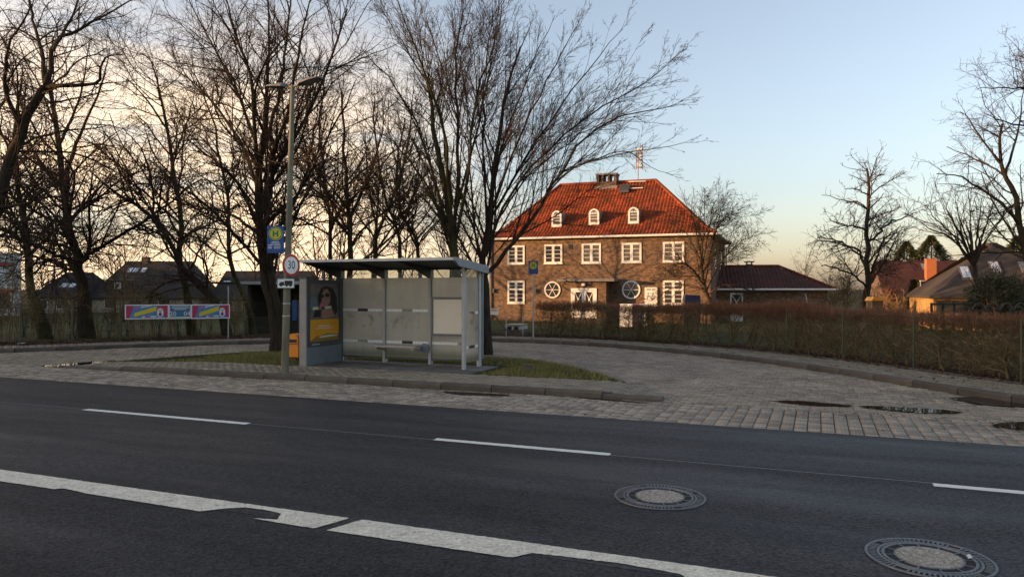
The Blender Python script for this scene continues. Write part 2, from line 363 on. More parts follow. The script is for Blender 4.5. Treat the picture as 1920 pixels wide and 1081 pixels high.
M['pane_curtain'] = mat('pane_curtain', (0.17, 0.155, 0.135), (0.07, 0.065, 0.06), 1.6, 0.1, stretch=(6, 1, 1))
M['timber_dark'] = mat('timber_dark', (0.060, 0.050, 0.040), (0.030, 0.025, 0.020), 3, 0.9, 0.5, 20, 0.01, stretch=(6, 6, 0.6))
M['clad_white'] = mat('clad_white', (0.76, 0.77, 0.78), (0.64, 0.65, 0.66), 1.5, 0.55)
M['plaster'] = mat('plaster', (0.52, 0.45, 0.34), (0.40, 0.35, 0.26), 1, 0.9)
M['wire'] = flat('wire', (0.06, 0.065, 0.045), 0.7, 0.0, 0.1)
M['post_green'] = mat('post_green', (0.10, 0.11, 0.055), (0.05, 0.055, 0.03), 5, 0.8)
M['post_grey'] = flat('post_grey', (0.42, 0.42, 0.40), 0.5)
M['purple'] = flat('purple', (0.16, 0.02, 0.12), 0.5)
M['banner_red'] = flat('banner_red', (0.46, 0.03, 0.10), 0.5)
M['banner_blue'] = mat('banner_blue', (0.10, 0.32, 0.55), (0.05, 0.12, 0.35), 5, 0.5)
M['banner_navy'] = mat('banner_navy', (0.06, 0.10, 0.28), (0.03, 0.22, 0.30), 4, 0.5)
M['skin'] = flat('skin', (0.42, 0.24, 0.17), 0.5)
M['pink'] = flat('pink', (0.60, 0.16, 0.25), 0.5)
M['poster_dark'] = mat('poster_dark', (0.22, 0.20, 0.18), (0.10, 0.095, 0.09), 4, 0.3)
M['poster_orange'] = mat('poster_orange', (0.85, 0.50, 0.02), (0.80, 0.33, 0.01), 1.6, 0.3, contrast=0.2)
M['poster_teal'] = flat('poster_teal', (0.12, 0.22, 0.24), 0.3)
M['stump_wood'] = mat('stump_wood', (0.13, 0.11, 0.06), (0.06, 0.055, 0.03), 8, 0.9, 0.5)
M['blue_paint'] = flat('blue_paint', (0.03, 0.12, 0.33), 0.5)
M['navy'] = flat('navy', (0.012, 0.025, 0.07), 0.7)
M['solar'] = flat('solar', (0.18, 0.24, 0.30), 0.15)
M['ochre'] = flat('ochre', (0.36, 0.20, 0.03), 0.5)
M['antenna'] = mat('antenna', (0.34, 0.24, 0.17), (0.22, 0.13, 0.09), 6, 0.6)
def frosted():
    m, nt, L, B = new_mat('frosted_glass')
    v = coord(nt, L); d1 = noise(nt, L, v, 1.4, 6, 0.6); d2 = noise(nt, L, coord(nt, L, 'Object', (9, 9, 0.7)), 1.0, 4)
    col = ramp(nt, L, d1, [(0.30, (0.60, 0.555, 0.46)), (0.52, (0.72, 0.675, 0.565)), (0.8, (0.78, 0.735, 0.62))])
    col = mixc(nt, L, 'MULTIPLY', 0.14, col, ramp(nt, L, d2, [(0.35, (0.6, 0.58, 0.5)), (0.6, (1, 1, 1))]))
    sp = nt.new('ShaderNodeSeparateXYZ'); L.new(v, sp.inputs[0])                         # grime blotches low on the panes, algae along the foot
    blot = mapr(nt, L, noise(nt, L, v, 4.5, 4, 0.6), 0.53, 0.66); band = mth(nt, L, 'MULTIPLY', mapr(nt, L, sp.outputs[2], 0.72, 0.86), mapr(nt, L, sp.outputs[2], 1.28, 1.05))
    blob = nt.new('ShaderNodeMath'); blob.operation = 'MULTIPLY'; L.new(blot, blob.inputs[0]); L.new(band, blob.inputs[1])
    col = mixc(nt, L, 'MIX', mth(nt, L, 'MULTIPLY', blob.outputs[0], 0.45), col, (0.10, 0.095, 0.07))
    col = mixc(nt, L, 'MIX', mth(nt, L, 'MULTIPLY', mapr(nt, L, sp.outputs[2], 0.36, 0.20), 0.6), col, (0.16, 0.19, 0.08))
    df = nt.new('ShaderNodeBsdfDiffuse'); tl = nt.new('ShaderNodeBsdfTranslucent'); gl = nt.new('ShaderNodeBsdfGlossy'); gl.inputs['Roughness'].default_value = 0.22
    tr = nt.new('ShaderNodeBsdfTransparent')
    L.new(col, df.inputs['Color']); L.new(col, tl.inputs['Color'])
    m1 = nt.new('ShaderNodeMixShader'); m1.inputs[0].default_value = 0.62; L.new(df.outputs[0], m1.inputs[1]); L.new(tl.outputs[0], m1.inputs[2])
    m2 = nt.new('ShaderNodeMixShader'); m2.inputs[0].default_value = 0.10; L.new(m1.outputs[0], m2.inputs[1]); L.new(gl.outputs[0], m2.inputs[2])
    m3 = nt.new('ShaderNodeMixShader'); m3.inputs[0].default_value = 0.15; L.new(m2.outputs[0], m3.inputs[1]); L.new(tr.outputs[0], m3.inputs[2])
    L.new(m3.outputs[0], nt['Material Output'].inputs[0]); return m
M['frosted'] = frosted()
def clear():
    m, nt, L, B = new_mat('clear_glass')
    tr = nt.new('ShaderNodeBsdfTransparent'); tr.inputs[0].default_value = (0.80, 0.82, 0.78, 1); gl = nt.new('ShaderNodeBsdfGlossy'); gl.inputs['Roughness'].default_value = 0.05
    mx = nt.new('ShaderNodeMixShader'); mx.inputs[0].default_value = 0.12; L.new(tr.outputs[0], mx.inputs[1]); L.new(gl.outputs[0], mx.inputs[2])
    L.new(mx.outputs[0], nt['Material Output'].inputs[0]); return m
M['clear'] = clear()

def text_mesh(txt, size, m, align='CENTER', ext=0.001):
    cu = bpy.data.curves.new('lettering', 'FONT'); cu.body = txt; cu.size = size; cu.align_x = align; cu.align_y = 'CENTER'; cu.extrude = ext; cu.resolution_u = 3
    o = bpy.data.objects.new('lettering', cu); COL.objects.link(o)
    dg = bpy.context.evaluated_depsgraph_get(); me = bpy.data.meshes.new_from_object(o.evaluated_get(dg)); bpy.data.objects.remove(o)
    me.materials.clear(); me.materials.append(m); return me
def text(txt, size, m, parent, loc, rot=(math.pi / 2, 0, 0), align='CENTER', name='lettering', sx=1.0):
    o = link_mesh(name, text_mesh(txt, size, m, align), parent); o.location = loc; o.rotation_euler = rot; o.scale = (sx, 1, 1); return o

rng = np.random.default_rng(7); random.seed(7)

# ------------------------------------------------------------------ ground, road, lane, island, pavements
MB().sheet([(-900, -300), (900, -300), (900, 1500), (-900, 1500)], -0.45).build('ground', M['field'], kind='structure')
def road_poly(mb, s0, s1, n0, n1, z):
    return mb.sheet([SN(s0, n0), SN(s1, n0), SN(s1, n1), SN(s0, n1)], z)
def road_obj(name, s0, s1, n0, n1, z, m):                   # local x runs along the road so the streaks follow the traffic
    o = MB().sheet([(s0, n0), (s1, n0), (s1, n1), (s0, n1)], 0).build(name, m, kind='structure'); o.rotation_euler = (0, 0, TH); o.location = (0, 0, z); return o
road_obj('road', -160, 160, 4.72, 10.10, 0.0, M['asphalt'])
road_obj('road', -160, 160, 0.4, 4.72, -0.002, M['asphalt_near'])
road_obj('near_pavement', -160, 160, -5.0, 0.4, 0.0, M['slab'])

kerb_pts = [(17.2, 5.04), (12.5, 7.0), (10.2, 8.4), (8.75, 9.9), (7.98, 11.64), (7.34, 13.88), (6.5, 16.86), (4.92, 20.24), (2.34, 23.4), (-0.9, 25.3),
            (-4.5, 25.4), (-8.0, 24.3), (-11.5, 22.6), (-14.3, 20.9), (-17.4, 20.1), (-20.5, 21.3), (-28.0, 24.4)]
KC = resample(spline(kerb_pts, 400), 1.0)
KF = resample(KC, 0.1)
def normals(c):
    d = np.gradient(c, axis=0); d /= np.linalg.norm(d, axis=1)[:, None]
    return np.stack([d[:, 1], -d[:, 0]], 1), d              # outward (away from the lane), tangent
KN, KT = normals(KF)
for _ in range(8): KN[1:-1] = (KN[:-2] + KN[1:-1] * 2 + KN[2:]) / 4
KN /= np.linalg.norm(KN, axis=1)[:, None]
def off(o): return KF + KN * o
def ray_off(px, o):                                         # where a sight line crosses the curve offset by o metres
    c = off(o); t = (px - CX) / F; g = c[:, 0] - t * c[:, 1]
    best = None
    for i in np.where((g[:-1] * g[1:] <= 0) & (c[:-1, 1] > 0))[0]:
        k = g[i] / (g[i] - g[i + 1] + 1e-12); q = c[i] + (c[i + 1] - c[i]) * k
        if best is None or q[1] < best[0][1] or True: best = (q, i)
    return best
island_poly = [(2.45, 12.02), (-10.05, 17.16), (-10.6, 17.55), (-10.5, 18.1), (-9.9, 18.8), (-8.5, 20.3), (-7.0, 21.4), (-5.0, 21.9), (-3.0, 21.2), (-0.9, 19.5),
               (0.5, 18.2), (1.45, 15.9), (1.95, 14.1), (2.2, 13.0), (2.5, 12.35)]
def isl_z(x, y):
    s = x * U[0] + y * U[1]; n = x * N[0] + y * N[1]
    return 0.005 + 0.105 * sstep(-16.4, -12.5, s) * (1 - 0.9 * sstep(15.3, 18.8, n)) * (1 - 0.75 * sstep(-3.6, -2.1, s))

def paver_field(owner, centers, ang, size, m, zf, near=300, gap=0.006, tilt=0.006, zj=0.0025, th=0.03):
    """Individual pavers nearest the eye as parts; the rest joined as one part."""
    N_ = len(centers); l, w = size
    t = (centers[:, 0]) / np.maximum(centers[:, 1], 0.1); vis = (np.abs(t) < 0.70) & (centers[:, 1] > 3)
    d = np.where(vis, np.hypot(centers[:, 0], centers[:, 1]), 1e6)
    order = np.argsort(d); first = order[:near]; rest = order[near:]
    ang = np.broadcast_to(ang, (N_,)); z = zf(centers[:, 0], centers[:, 1])
    zr = rng.normal(0, zj, N_); tx, ty = rng.normal(0, tilt, N_), rng.normal(0, tilt, N_); aj = rng.normal(0, 0.012, N_)
    a, b = l / 2 - gap / 2, w / 2 - gap / 2; c = 0.006
    base = np.array([(-a, -b, -th), (a, -b, -th), (a, b, -th), (-a, b, -th), (-a + c, -b + c, 0), (a - c, -b + c, 0), (a - c, b - c, 0), (-a + c, b - c, 0)])
    fac = np.array([(4, 5, 6, 7), (0, 1, 5, 4), (1, 2, 6, 5), (2, 3, 7, 6), (3, 0, 4, 7)])
    me = np_mesh('paver', base, fac, m)
    for i in first:
        o = bpy.data.objects.new('paver', me); COL.objects.link(o); o.parent = owner
        o.location = (centers[i, 0], centers[i, 1], z[i] + zr[i]); o.rotation_euler = (tx[i], ty[i], ang[i] + aj[i])
    if len(rest):
        q = ang[rest] + aj[rest]; ca, sa = np.cos(q)[:, None], np.sin(q)[:, None]
        X = base[None, :, 0]; Y = base[None, :, 1]
        V = np.stack([centers[rest, 0][:, None] + X * ca - Y * sa, centers[rest, 1][:, None] + X * sa + Y * ca,
                      (z[rest] + zr[rest])[:, None] + base[None, :, 2] + X * -ty[rest][:, None] + Y * tx[rest][:, None]], 2).reshape(-1, 3)
        FQ = (fac[None] + 8 * np.arange(len(rest))[:, None, None]).reshape(-1, 4)
        link_mesh('pavers', np_mesh('pavers', V, FQ, m), owner, 'stuff')
def tiles_sn(s0, s1, n0, n1, ls, ln, stagger):
    ns = np.arange(n0 + ln / 2, n1, ln); out = []
    for r, n in enumerate(ns):
        s = np.arange(s0, s1, ls) + (stagger * ls if r % 2 else 0)
        out.append(np.stack([s, np.full_like(s, n)], 1))
    o = np.vstack(out); return o[:, :1] * U + o[:, 1:] * N
flatz = lambda x, y: np.zeros_like(x)
# gutter strip beside the asphalt: stack-bonded square setts
lane_bed = MB().sheet([SN(-30, 10.1), SN(30, 10.1), SN(30, 11.95), SN(-30, 11.95)], -0.032).build('gutter_paving', M['joint_sand'], kind='structure')
wav = lambda x, y: -0.004 + 0.006 * np.sin(x * 1.3 + 0.5) * np.cos(y * 0.9)
paver_field(lane_bed, tiles_sn(-22, 14, 10.12, 11.90, 0.165, 0.111, 0.0), TH, (0.165, 0.111), M['paver_red'], wav, 300, 0.0055, 0.012, 0.003)
# turning lane for the buses
lane_poly = np.vstack([KC, [SN(-30, 11.95)[:2], SN(-2.4, 11.95)[:2], SN(16, 11.95)[:2]]])
lane = MB().sheet([tuple(p) for p in lane_poly], -0.033).build('bus_lane', M['joint_sand'], kind='structure', fix=False)
cs = tiles_sn(-24, 12, 11.93, 32, 0.205, 0.105, 0.5)
cs = cs[inside(lane_poly, cs) & ~inside(np.array(island_poly), cs)]
lanez = lambda x, y: -0.003 + 0.009 * np.sin(x * 0.55 + 1.0) * np.cos(y * 0.5) + 0.004 * np.sin(x * 2.1 + y * 1.7)
paver_field(lane, cs, TH, (0.205, 0.105), M['paver'], lanez, 300, 0.008, 0.012, 0.003)
# kerbs
def kerb_run(name, pts, h, w=0.14, zf=None):
    root = None
    pr = np.array([(-w / 2, -0.12), (w / 2, -0.12), (w / 2, h), (-w / 2 + 0.045, h), (-w / 2, h - 0.035)])
    root = bpy.data.objects.new(name, None); COL.objects.link(root); root['kind'] = 'structure'
    me = MB().prism([tuple(p) for p in pr], -0.492, 0.492, 'x').mesh('kerbstone', M['kerb'])
    for a, b in zip(pts[:-1], pts[1:]):
        mid = (a + b) / 2; L_ = np.linalg.norm(b - a); o = link_mesh('kerbstone', me, root)
        o.location = (mid[0], mid[1], (zf(*mid) if zf else 0) + random.uniform(-0.006, 0.006)); o.scale = (L_ / 1.0, 1, 1)
        o.rotation_euler = (0, random.uniform(-0.004, 0.004), math.atan2(b[1] - a[1], b[0] - a[0])); 
kp = KC + normals(KC)[0] * 0.07
kerb_run('lane_kerb', kp[::-1], 0.115)
fr = resample(np.array([SN(-16.2, 11.97)[:2], SN(-2.3, 11.97)[:2]]), 1.0)
kerb_run('island_kerb', fr, 0.0, 0.14, lambda x, y: float(isl_z(x, y)))
tipk = resample(spline([SN(-2.3, 11.97)[:2], (2.42, 12.4), (2.18, 13.0), (1.95, 14.1)], 12), 0.5)
# island body
ipts = np.array(island_poly)
gx, gy = np.meshgrid(np.arange(-11, 3, 0.12), np.arange(11.6, 22.4, 0.12)); gp = np.stack([gx.ravel(), gy.ravel()], 1)
cell = inside(ipts, gp + 0.06); nx_ = gx.shape[1]
ids = np.where(cell)[0]; ids = ids[((ids + 1) % nx_ != 0) & (ids + nx_ + 1 < len(gp))]
fq = np.stack([ids, ids + 1, ids + nx_ + 1, ids + nx_], 1)
gz = isl_z(gp[:, 0], gp[:, 1]) - 0.018
used, inv = np.unique(fq, return_inverse=True)
island = link_mesh('traffic_island', np_mesh('traffic_island', np.c_[gp, gz][used], inv.reshape(-1, 4), M['verge'], smooth=True), kind='structure')
ic = tiles_sn(-16.0, -2.2, 12.06, 13.32, 0.205, 0.105, 0.5); ic = ic[inside(ipts, ic)]
paver_field(island, ic, TH, (0.205, 0.105), M['paver_walk'], isl_z, 300, 0.008, 0.012, 0.003)
sc_ = tiles_sn(-10.55, -6.3, 13.36, 14.95, 0.305, 0.305, 0.0)
sl = []
me_slab = MB().cbox(-0.148, 0.148, -0.148, 0.148, -0.03, 0.0, 0.004).mesh('slab', M['slab'])
for p in sc_:
    o = link_mesh('slab', me_slab, island); o.location = (p[0], p[1], float(isl_z(*p)) + random.uniform(-0.003, 0.003)); o.rotation_euler = (random.gauss(0, 0.006), random.gauss(0, 0.006), TH)
# grass on the island
def blades(n, reg, zf, hmin, hmax, name, parent=None):
    p = reg(n); m = len(p); a = rng.uniform(0, 2 * math.pi, m); h = rng.uniform(hmin, hmax, m); w = rng.uniform(0.004, 0.009, m); ln = rng.normal(0, 0.5, (m, 2)) * h[:, None]
    z = zf(p[:, 0], p[:, 1]) - 0.02
    dx, dy = np.cos(a) * w, np.sin(a) * w
    V = np.stack([np.c_[p[:, 0] - dx, p[:, 1] - dy, z], np.c_[p[:, 0] + dx, p[:, 1] + dy, z], np.c_[p[:, 0] + ln[:, 0], p[:, 1] + ln[:, 1], z + h + 0.02]], 1).reshape(-1, 3)
    return link_mesh(name, np_mesh(name, V, np.arange(3 * m).reshape(-1, 3), M['grass_blade']), parent, 'stuff')
def isl_region(n):
    p = np.c_[rng.uniform(-10.6, 2.6, n), rng.uniform(11.9, 22, n)]; s = p @ U; q = p @ N
    ok = inside(ipts, p) & (q > 13.34 + 0.08 * np.sin(s * 3)) & ~((s > -10.7) & (s < -6.15) & (q < 15.05)) & (s > -14.2 + 0.4 * np.sin(q * 5))
    den = np.sin(p[:, 0] * 1.7 + 2) * np.cos(p[:, 1] * 1.3) + np.sin(p[:, 0] * 4.1) * 0.5
    return p[ok & (rng.uniform(-1.9, 1.2, n) < den + 0.42)]
o = blades(150000, isl_region, isl_z, 0.02, 0.07, 'grass'); o['label'] = 'short winter grass on the island around the bus shelter'; o['category'] = 'grass'

# far pavement along the lane: pavers follow the curve
arc = np.r_[0, np.cumsum(np.linalg.norm(np.diff(KF, axis=0), axis=1))]
def strip(name, o0, o1, z0, z1, m, i0=0, i1=None, k=2):
    i1 = i1 or len(KF); rows = [np.c_[off(lerp(o0, o1, t))[i0:i1], np.full(i1 - i0, lerp(z0, z1, t))] for t in np.linspace(0, 1, k)]
    n = i1 - i0; V = np.vstack(rows); f = [(r * n + i, r * n + i + 1, (r + 1) * n + i + 1, (r + 1) * n + i) for r in range(k - 1) for i in range(n - 1)]
    return link_mesh(name, np_mesh(name, V, np.array(f), m), kind='structure')
walk = strip('pavement', 0.13, 1.38, 0.088, 0.088, M['joint_sand'])
wc, wa = [], []
for r, o_ in enumerate(np.arange(0.20, 1.36, 0.105)):
    c = off(o_); t = np.r_[0, np.cumsum(np.linalg.norm(np.diff(c, axis=0), axis=1))]
    q = np.arange(0.1 + (0.1 if r % 2 else 0), t[-1], 0.205)
    wc.append(np.stack([np.interp(q, t, c[:, 0]), np.interp(q, t, c[:, 1])], 1)); wa.append(np.interp(q, t, np.unwrap(np.arctan2(KT[:, 1], KT[:, 0]))))
paver_field(walk, np.vstack(wc), np.concatenate(wa), (0.205, 0.105), M['paver_walk'], lambda x, y: np.full_like(x, 0.105), 300, 0.008, 0.01, 0.003)
strip('soil', 1.36, 3.1, 0.10, 0.12, M['soil'], k=4)
strip('verge', 3.0, 18.0, 0.11, -0.46, M['verge'], k=6)
ek = off(1.43); ek = ek[(arc < 23)]
kerb_run('edging', resample(ek, 1.0)[::-1], 0.14, 0.06)
def litter(n, name, o0, o1, i0, i1, z):
    i = rng.integers(i0, i1, n); o_ = rng.uniform(o0, o1, n); p = KF[i] + KN[i] * o_[:, None] + rng.normal(0, 0.03, (n, 2)); a = rng.uniform(0, 6.28, n); r = rng.uniform(0.018, 0.045, n)
    V = np.stack([np.c_[p[:, 0] + np.cos(a + k * 1.5708) * r * (1 if k % 2 else 0.6), p[:, 1] + np.sin(a + k * 1.5708) * r * (1 if k % 2 else 0.6), z + rng.uniform(0, 0.035, n)] for k in range(4)], 1).reshape(-1, 3)
    o = link_mesh(name, np_mesh(name, V, np.arange(4 * n).reshape(-1, 4), M['leaf_litter']), kind='stuff'); return o
o = litter(14000, 'dead_leaves', 1.3, 2.9, 0, len(KF), 0.115); o['label'] = 'brown dead leaves lying under the hedge and fences'; o['category'] = 'leaves'
o = litter(500, 'scattered_leaves', 0.2, 1.4, 0, len(KF), 0.11); o['label'] = 'few brown leaves blown onto the far pavement'; o['category'] = 'leaves'

def kerb_leaves(n):
    s = rng.uniform(-16, 13, n); q = np.where(rng.uniform(0, 1, n) < .55, 11.86 - np.abs(rng.normal(0, .09, n)), rng.uniform(10.2, 16, n)); p = s[:, None] * U + q[:, None] * N
    p = p[inside(lane_poly, p) | (q < 11.88)]; p = p[~inside(ipts, p)]; n = len(p); a = rng.uniform(0, 6.28, n); r_ = rng.uniform(.012, .035, n)
    V = np.stack([np.c_[p[:, 0] + np.cos(a + k * 1.5708) * r_ * (1 if k % 2 else .55), p[:, 1] + np.sin(a + k * 1.5708) * r_ * (1 if k % 2 else .55), .008 + rng.uniform(0, .014, n)] for k in range(4)], 1).reshape(-1, 3)
    return link_mesh('fallen_leaves', np_mesh('fallen_leaves', V, np.arange(4 * n).reshape(-1, 4), M['leaf_litter']), kind='stuff')
o = kerb_leaves(900); o['label'] = 'stray brown leaves and grit along the kerb of the bus lane'; o['category'] = 'leaves'

# ------------------------------------------------------------------ road markings, manholes, puddles
def rough_edge(pts, amp, step=0.03):
    pts = np.array(pts, float); r = resample(np.vstack([pts, pts[:1]]), step)[:-1]
    return r + rng.normal(0, amp, r.shape)
def marking(name, poly_sn, m, label, amp=0.0025, group='white markings on the asphalt', z=0.004):
    r = rough_edge(poly_sn, amp); w = r[:, :1] * U + r[:, 1:] * N
    mb = MB(); mb.sheet([tuple(p) for p in w], z); o = mb.build(name, m, fix=False)
    me = o.data
    if me.polygons[0].normal.z < 0: me.flip_normals()
    o['kind'] = 'structure'; return o
for s0, s1, n0 in ((-10.1, -7.02, 7.86), (-4.24, -2.09, 7.90), (0.97, 3.9, 7.80), (-15.9, -13.1, 7.86), (6.9, 9.9, 7.8)):
    marking('lane_dash', [(s0, n0 - 0.055), (s1, n0 - 0.065), (s1, n0 + 0.055), (s0, n0 + 0.065)], M['line_new'], '')
lo_, hi_ = 4.625, 4.935
marking('edge_line', [(-14, lo_), (-6.35, lo_ + 0.01), (-6.3, lo_ + 0.06), (-5.95, lo_ + 0.02), (-4.62, lo_ - 0.005), (-4.50, lo_ + 0.13), (-4.36, lo_ + 0.22), (-4.15, lo_ + 0.225), (-3.98, lo_ + 0.20),
                      (-3.96, lo_ + 0.17), (-3.90, lo_ + 0.06), (-4.12, lo_ + 0.01), (-3.50, lo_ - 0.01), (-3.40, hi_ - 0.005), (-14, hi_)], M['line_paint'], '', 0.0022)
marking('edge_line', [(-3.39, lo_ - 0.01), (-1.9, lo_ - 0.005), (-1.80, lo_ + 0.13), (-1.2, lo_ + 0.17), (-0.8, lo_ + 0.13), (-0.72, lo_ + 0.0), (3.5, lo_), (3.5, hi_), (-3.29, hi_)], M['line_paint'], '', 0.0025)
for s0, s1 in ((-40, -10.1), (-7.02, -4.24), (-2.09, 0.97), (3.9, 30)):
    road_obj('road_seam', s0, s1, 7.858, 7.876, 0.003, M['seam'])
def manhole(px, py, label, rz):
    Y = F * EYE / (py - CY); t = thing('manhole_cover', label, 'manhole cover', ((px - CX) * Y / F, Y, 0.003), rz, 'round manhole covers in the road')
    b = MB(); b.lathe([(0.392, 0.0), (0.390, 0.006), (0.372, 0.006), (0.370, 0.001)], 64); b.lathe([(0.318, 0.001), (0.316, 0.006), (0.300, 0.006), (0.298, 0.001)], 64)
    for k in range(72):
        if k % 18 in (0, 1): continue
        a = k * 2 * math.pi / 72; c, s = math.cos(a), math.sin(a)
        b.beam((c * 0.322, s * 0.322, 0.003), (c * 0.368, s * 0.368, 0.003), 0.014, 0.006)
    b.build('frame', M['iron'], t)
    b = MB(); b.lathe([(0.30, 0.0008), (0.0, 0.0008)], 64); b.lathe([(0.385, 0.0002), (0.29, 0.0002)], 64); b.build('bed', M['iron_pit'], t)
    b = MB(); b.lathe([(0.288, 0.0015), (0.286, 0.007), (0.268, 0.007), (0.266, 0.0015)], 64); b.lathe([(0.213, 0.0015), (0.211, 0.007), (0.200, 0.007)], 64)
    for k in range(12):
        a = (k + 0.5) * math.pi / 6; c, s = math.cos(a), math.sin(a); b.beam((c * 0.21, s * 0.21, 0.004), (c * 0.268, s * 0.268, 0.004), 0.010, 0.006)
    for k in range(48):
        a = k * math.pi / 24; c, s = math.cos(a), math.sin(a); b.beam((c * 0.289, s * 0.289, 0.003), (c * 0.299, s * 0.299, 0.003), 0.012, 0.005)
    b.build('lid', M['iron'], t)
    b = MB(); b.lathe([(0.201, 0.002), (0.199, 0.008), (0.15, 0.0085), (0.0, 0.009)], 48); b.build('filling', M['cover_concrete'], t)
    return t
manhole(1237, 931, 'smaller looking round manhole cover between the two white lane markings', 0.2)
manhole(1742, 1046, 'round manhole cover with a white scrap on its rim, nearest the camera', 0.55)
def scrap(loc, r, label):
    b = MB(); n = 9; pts = [(r * random.uniform(0.5, 1.1) * math.cos(k * 6.283 / n), r * random.uniform(0.3, 0.7) * math.sin(k * 6.283 / n), random.uniform(0.004, 0.03)) for k in range(n)]
    b.add(pts + [(0, 0, 0.035)], [(k, (k + 1) % n, n) for k in range(n)]); o = b.build('paper_scrap', M['white']); o.location = loc; return tag(o, label, 'litter')
scrap((P(1818, 1050, 4.95)[0], 4.95, 0.008), 0.035, 'white paper scrap on the rim of the nearest manhole cover')
q = ray_off(42, 1.9); scrap((q[0][0], q[0][1], 0.12), 0.16, 'white scrap of litter at the foot of the left fence')
def gpt(px, py): Y = F * EYE / (py - CY); return ((px - CX) * Y / F, Y)
def puddle(pts, z):
    r = resample(spline([gpt(*p) for p in pts] + [gpt(*pts[0])], 60), 0.08)[:-1]; r = r + rng.normal(0, 0.012, r.shape)
    o = MB().sheet([tuple(p) for p in r], z).build('puddle', M['water'], kind='structure', fix=False)
    if o.data.polygons[0].normal.z < 0: o.data.flip_normals()
for pts, z in (([(1440, 751), (1500, 751), (1560, 756), (1600, 760), (1560, 761), (1490, 757)], 0.0035), ([(1605, 760), (1680, 762), (1760, 767), (1805, 773), (1740, 774), (1660, 768)], 0.004),
               ([(1860, 797), (1890, 792), (1960, 792), (1960, 806), (1890, 804)], 0.009), ([(1085, 744), (1140, 748), (1205, 754), (1215, 756), (1160, 752), (1100, 747)], 0.0015),
               ([(75, 686), (140, 681), (210, 676), (215, 679), (150, 684), (100, 689)], 0.012), ([(830, 733), (900, 736), (960, 741), (900, 741), (840, 737)], 0.003), ([(1775, 745), (1850, 744), (1940, 757), (1940, 764), (1840, 757)], 0.004)):
    puddle(pts, z)
def dark_patch(pts, name, m, z):
    r = rough_edge([gpt(*p) for p in pts], 0.01, 0.05); o = MB().sheet([tuple(p) for p in r], z).build(name, m, kind='structure', fix=False)
    if o.data.polygons[0].normal.z < 0: o.data.flip_normals()
dark_patch([(995, 976), (1005, 974), (1022, 977), (1012, 980), (1000, 981)], 'pothole', M['iron_pit'], 0.003)

# ------------------------------------------------------------------ trees
def child_branches(Pm, R, Lp, dens, ratio, ang, wig, up, K, r_, rg, tmin=0.15, rmin=0.004, nmin=2, taper_pos=0.55, flat_out=0.0):
    Mn, Kp, _ = Pm.shape
    n = np.maximum(nmin, np.round(Lp * dens * rg.uniform(0.75, 1.25, Mn))).astype(int)
    idx = np.repeat(np.arange(Mn), n); T = rg.uniform(tmin, 1.0, len(idx))
    f = T * (Kp - 1); i = np.minimum(f.astype(int), Kp - 2); w = (f - i)[:, None]
    pos = Pm[idx, i] * (1 - w) + Pm[idx, i + 1] * w
    tan = Pm[idx, i + 1] - Pm[idx, i]; tan /= np.linalg.norm(tan, axis=1)[:, None] + 1e-9
    rp = R[idx, i] * (1 - w[:, 0]) + R[idx, i + 1] * w[:, 0]
    v = rg.normal(0, 1, tan.shape); v -= (v * tan).sum(1)[:, None] * tan; v /= np.linalg.norm(v, axis=1)[:, None] + 1e-9
    a = rg.uniform(ang[0], ang[1], len(idx))[:, None]
    d = np.cos(a) * tan + np.sin(a) * v; d[:, 2] += up * 0.6; d /= np.linalg.norm(d, axis=1)[:, None]
    L = Lp[idx] * ratio * (1.12 - taper_pos * T) * rg.uniform(0.55, 1.25, len(idx))
    r0 = np.maximum(rmin, np.minimum(rp * r_, 0.013 * L + rmin * 0.6))
    out = np.zeros((len(idx), K, 3)); out[:, 0] = pos
    st = (L / (K - 1))[:, None]
    for k in range(1, K):
        d = d + rg.normal(0, wig, d.shape); d[:, 2] += up * 0.25; d /= np.linalg.norm(d, axis=1)[:, None]
        out[:, k] = out[:, k - 1] + d * st
    Rr = r0[:, None] * np.linspace(1, 0.35, K)[None]; Rr = np.maximum(Rr, rmin * 0.7)
    return out, Rr, L
def tubes(Pm, R, sides):
    Mn, K, _ = Pm.shape
    tan = np.gradient(Pm, axis=1); tan /= np.linalg.norm(tan, axis=2)[..., None] + 1e-9
    ref = np.where(np.abs(tan[:, :1, 2:]) > 0.9, np.array([[[1.0, 0.2, 0]]]), np.array([[[0.1, 0.2, 1.0]]]))
    x = np.cross(tan, np.broadcast_to(ref, tan.shape)); x /= np.linalg.norm(x, axis=2)[..., None] + 1e-9; y = np.cross(tan, x)
    a = np.arange(sides) * 2 * math.pi / sides
    V = Pm[:, :, None] + (x[:, :, None] * np.cos(a)[None, None, :, None] + y[:, :, None] * np.sin(a)[None, None, :, None]) * R[:, :, None, None]
    base = np.arange(Mn * K).reshape(Mn, K)[:, :-1, None] * sides; j = np.arange(sides); j2 = (j + 1) % sides
    Fq = np.stack([base + j, base + j2, base + sides + j2, base + sides + j], 3).reshape(-1, 4)
    return V.reshape(-1, 3), Fq
def join(parts):
    V, Q, b = [], [], 0
    for v, f in parts: V.append(v); Q.append(f + b); b += len(v)
    return np.vstack(V), np.vstack(Q)
def limb_arr(limbs, K=14, rg=None, jit=0.03):
    Pm, R, L = [], [], []
    for pts, r0, r1 in limbs:
        q = spline(pts, K); l = np.linalg.norm(np.diff(q, axis=0), axis=1).sum()
        if rg is not None: q[1:] += rg.normal(0, jit * (l / 6 + 0.2), (K - 1, 3))
        Pm.append(q); R.append(np.linspace(r0, r1, K)); L.append(l)
    return np.array(Pm), np.array(R), np.array(L)
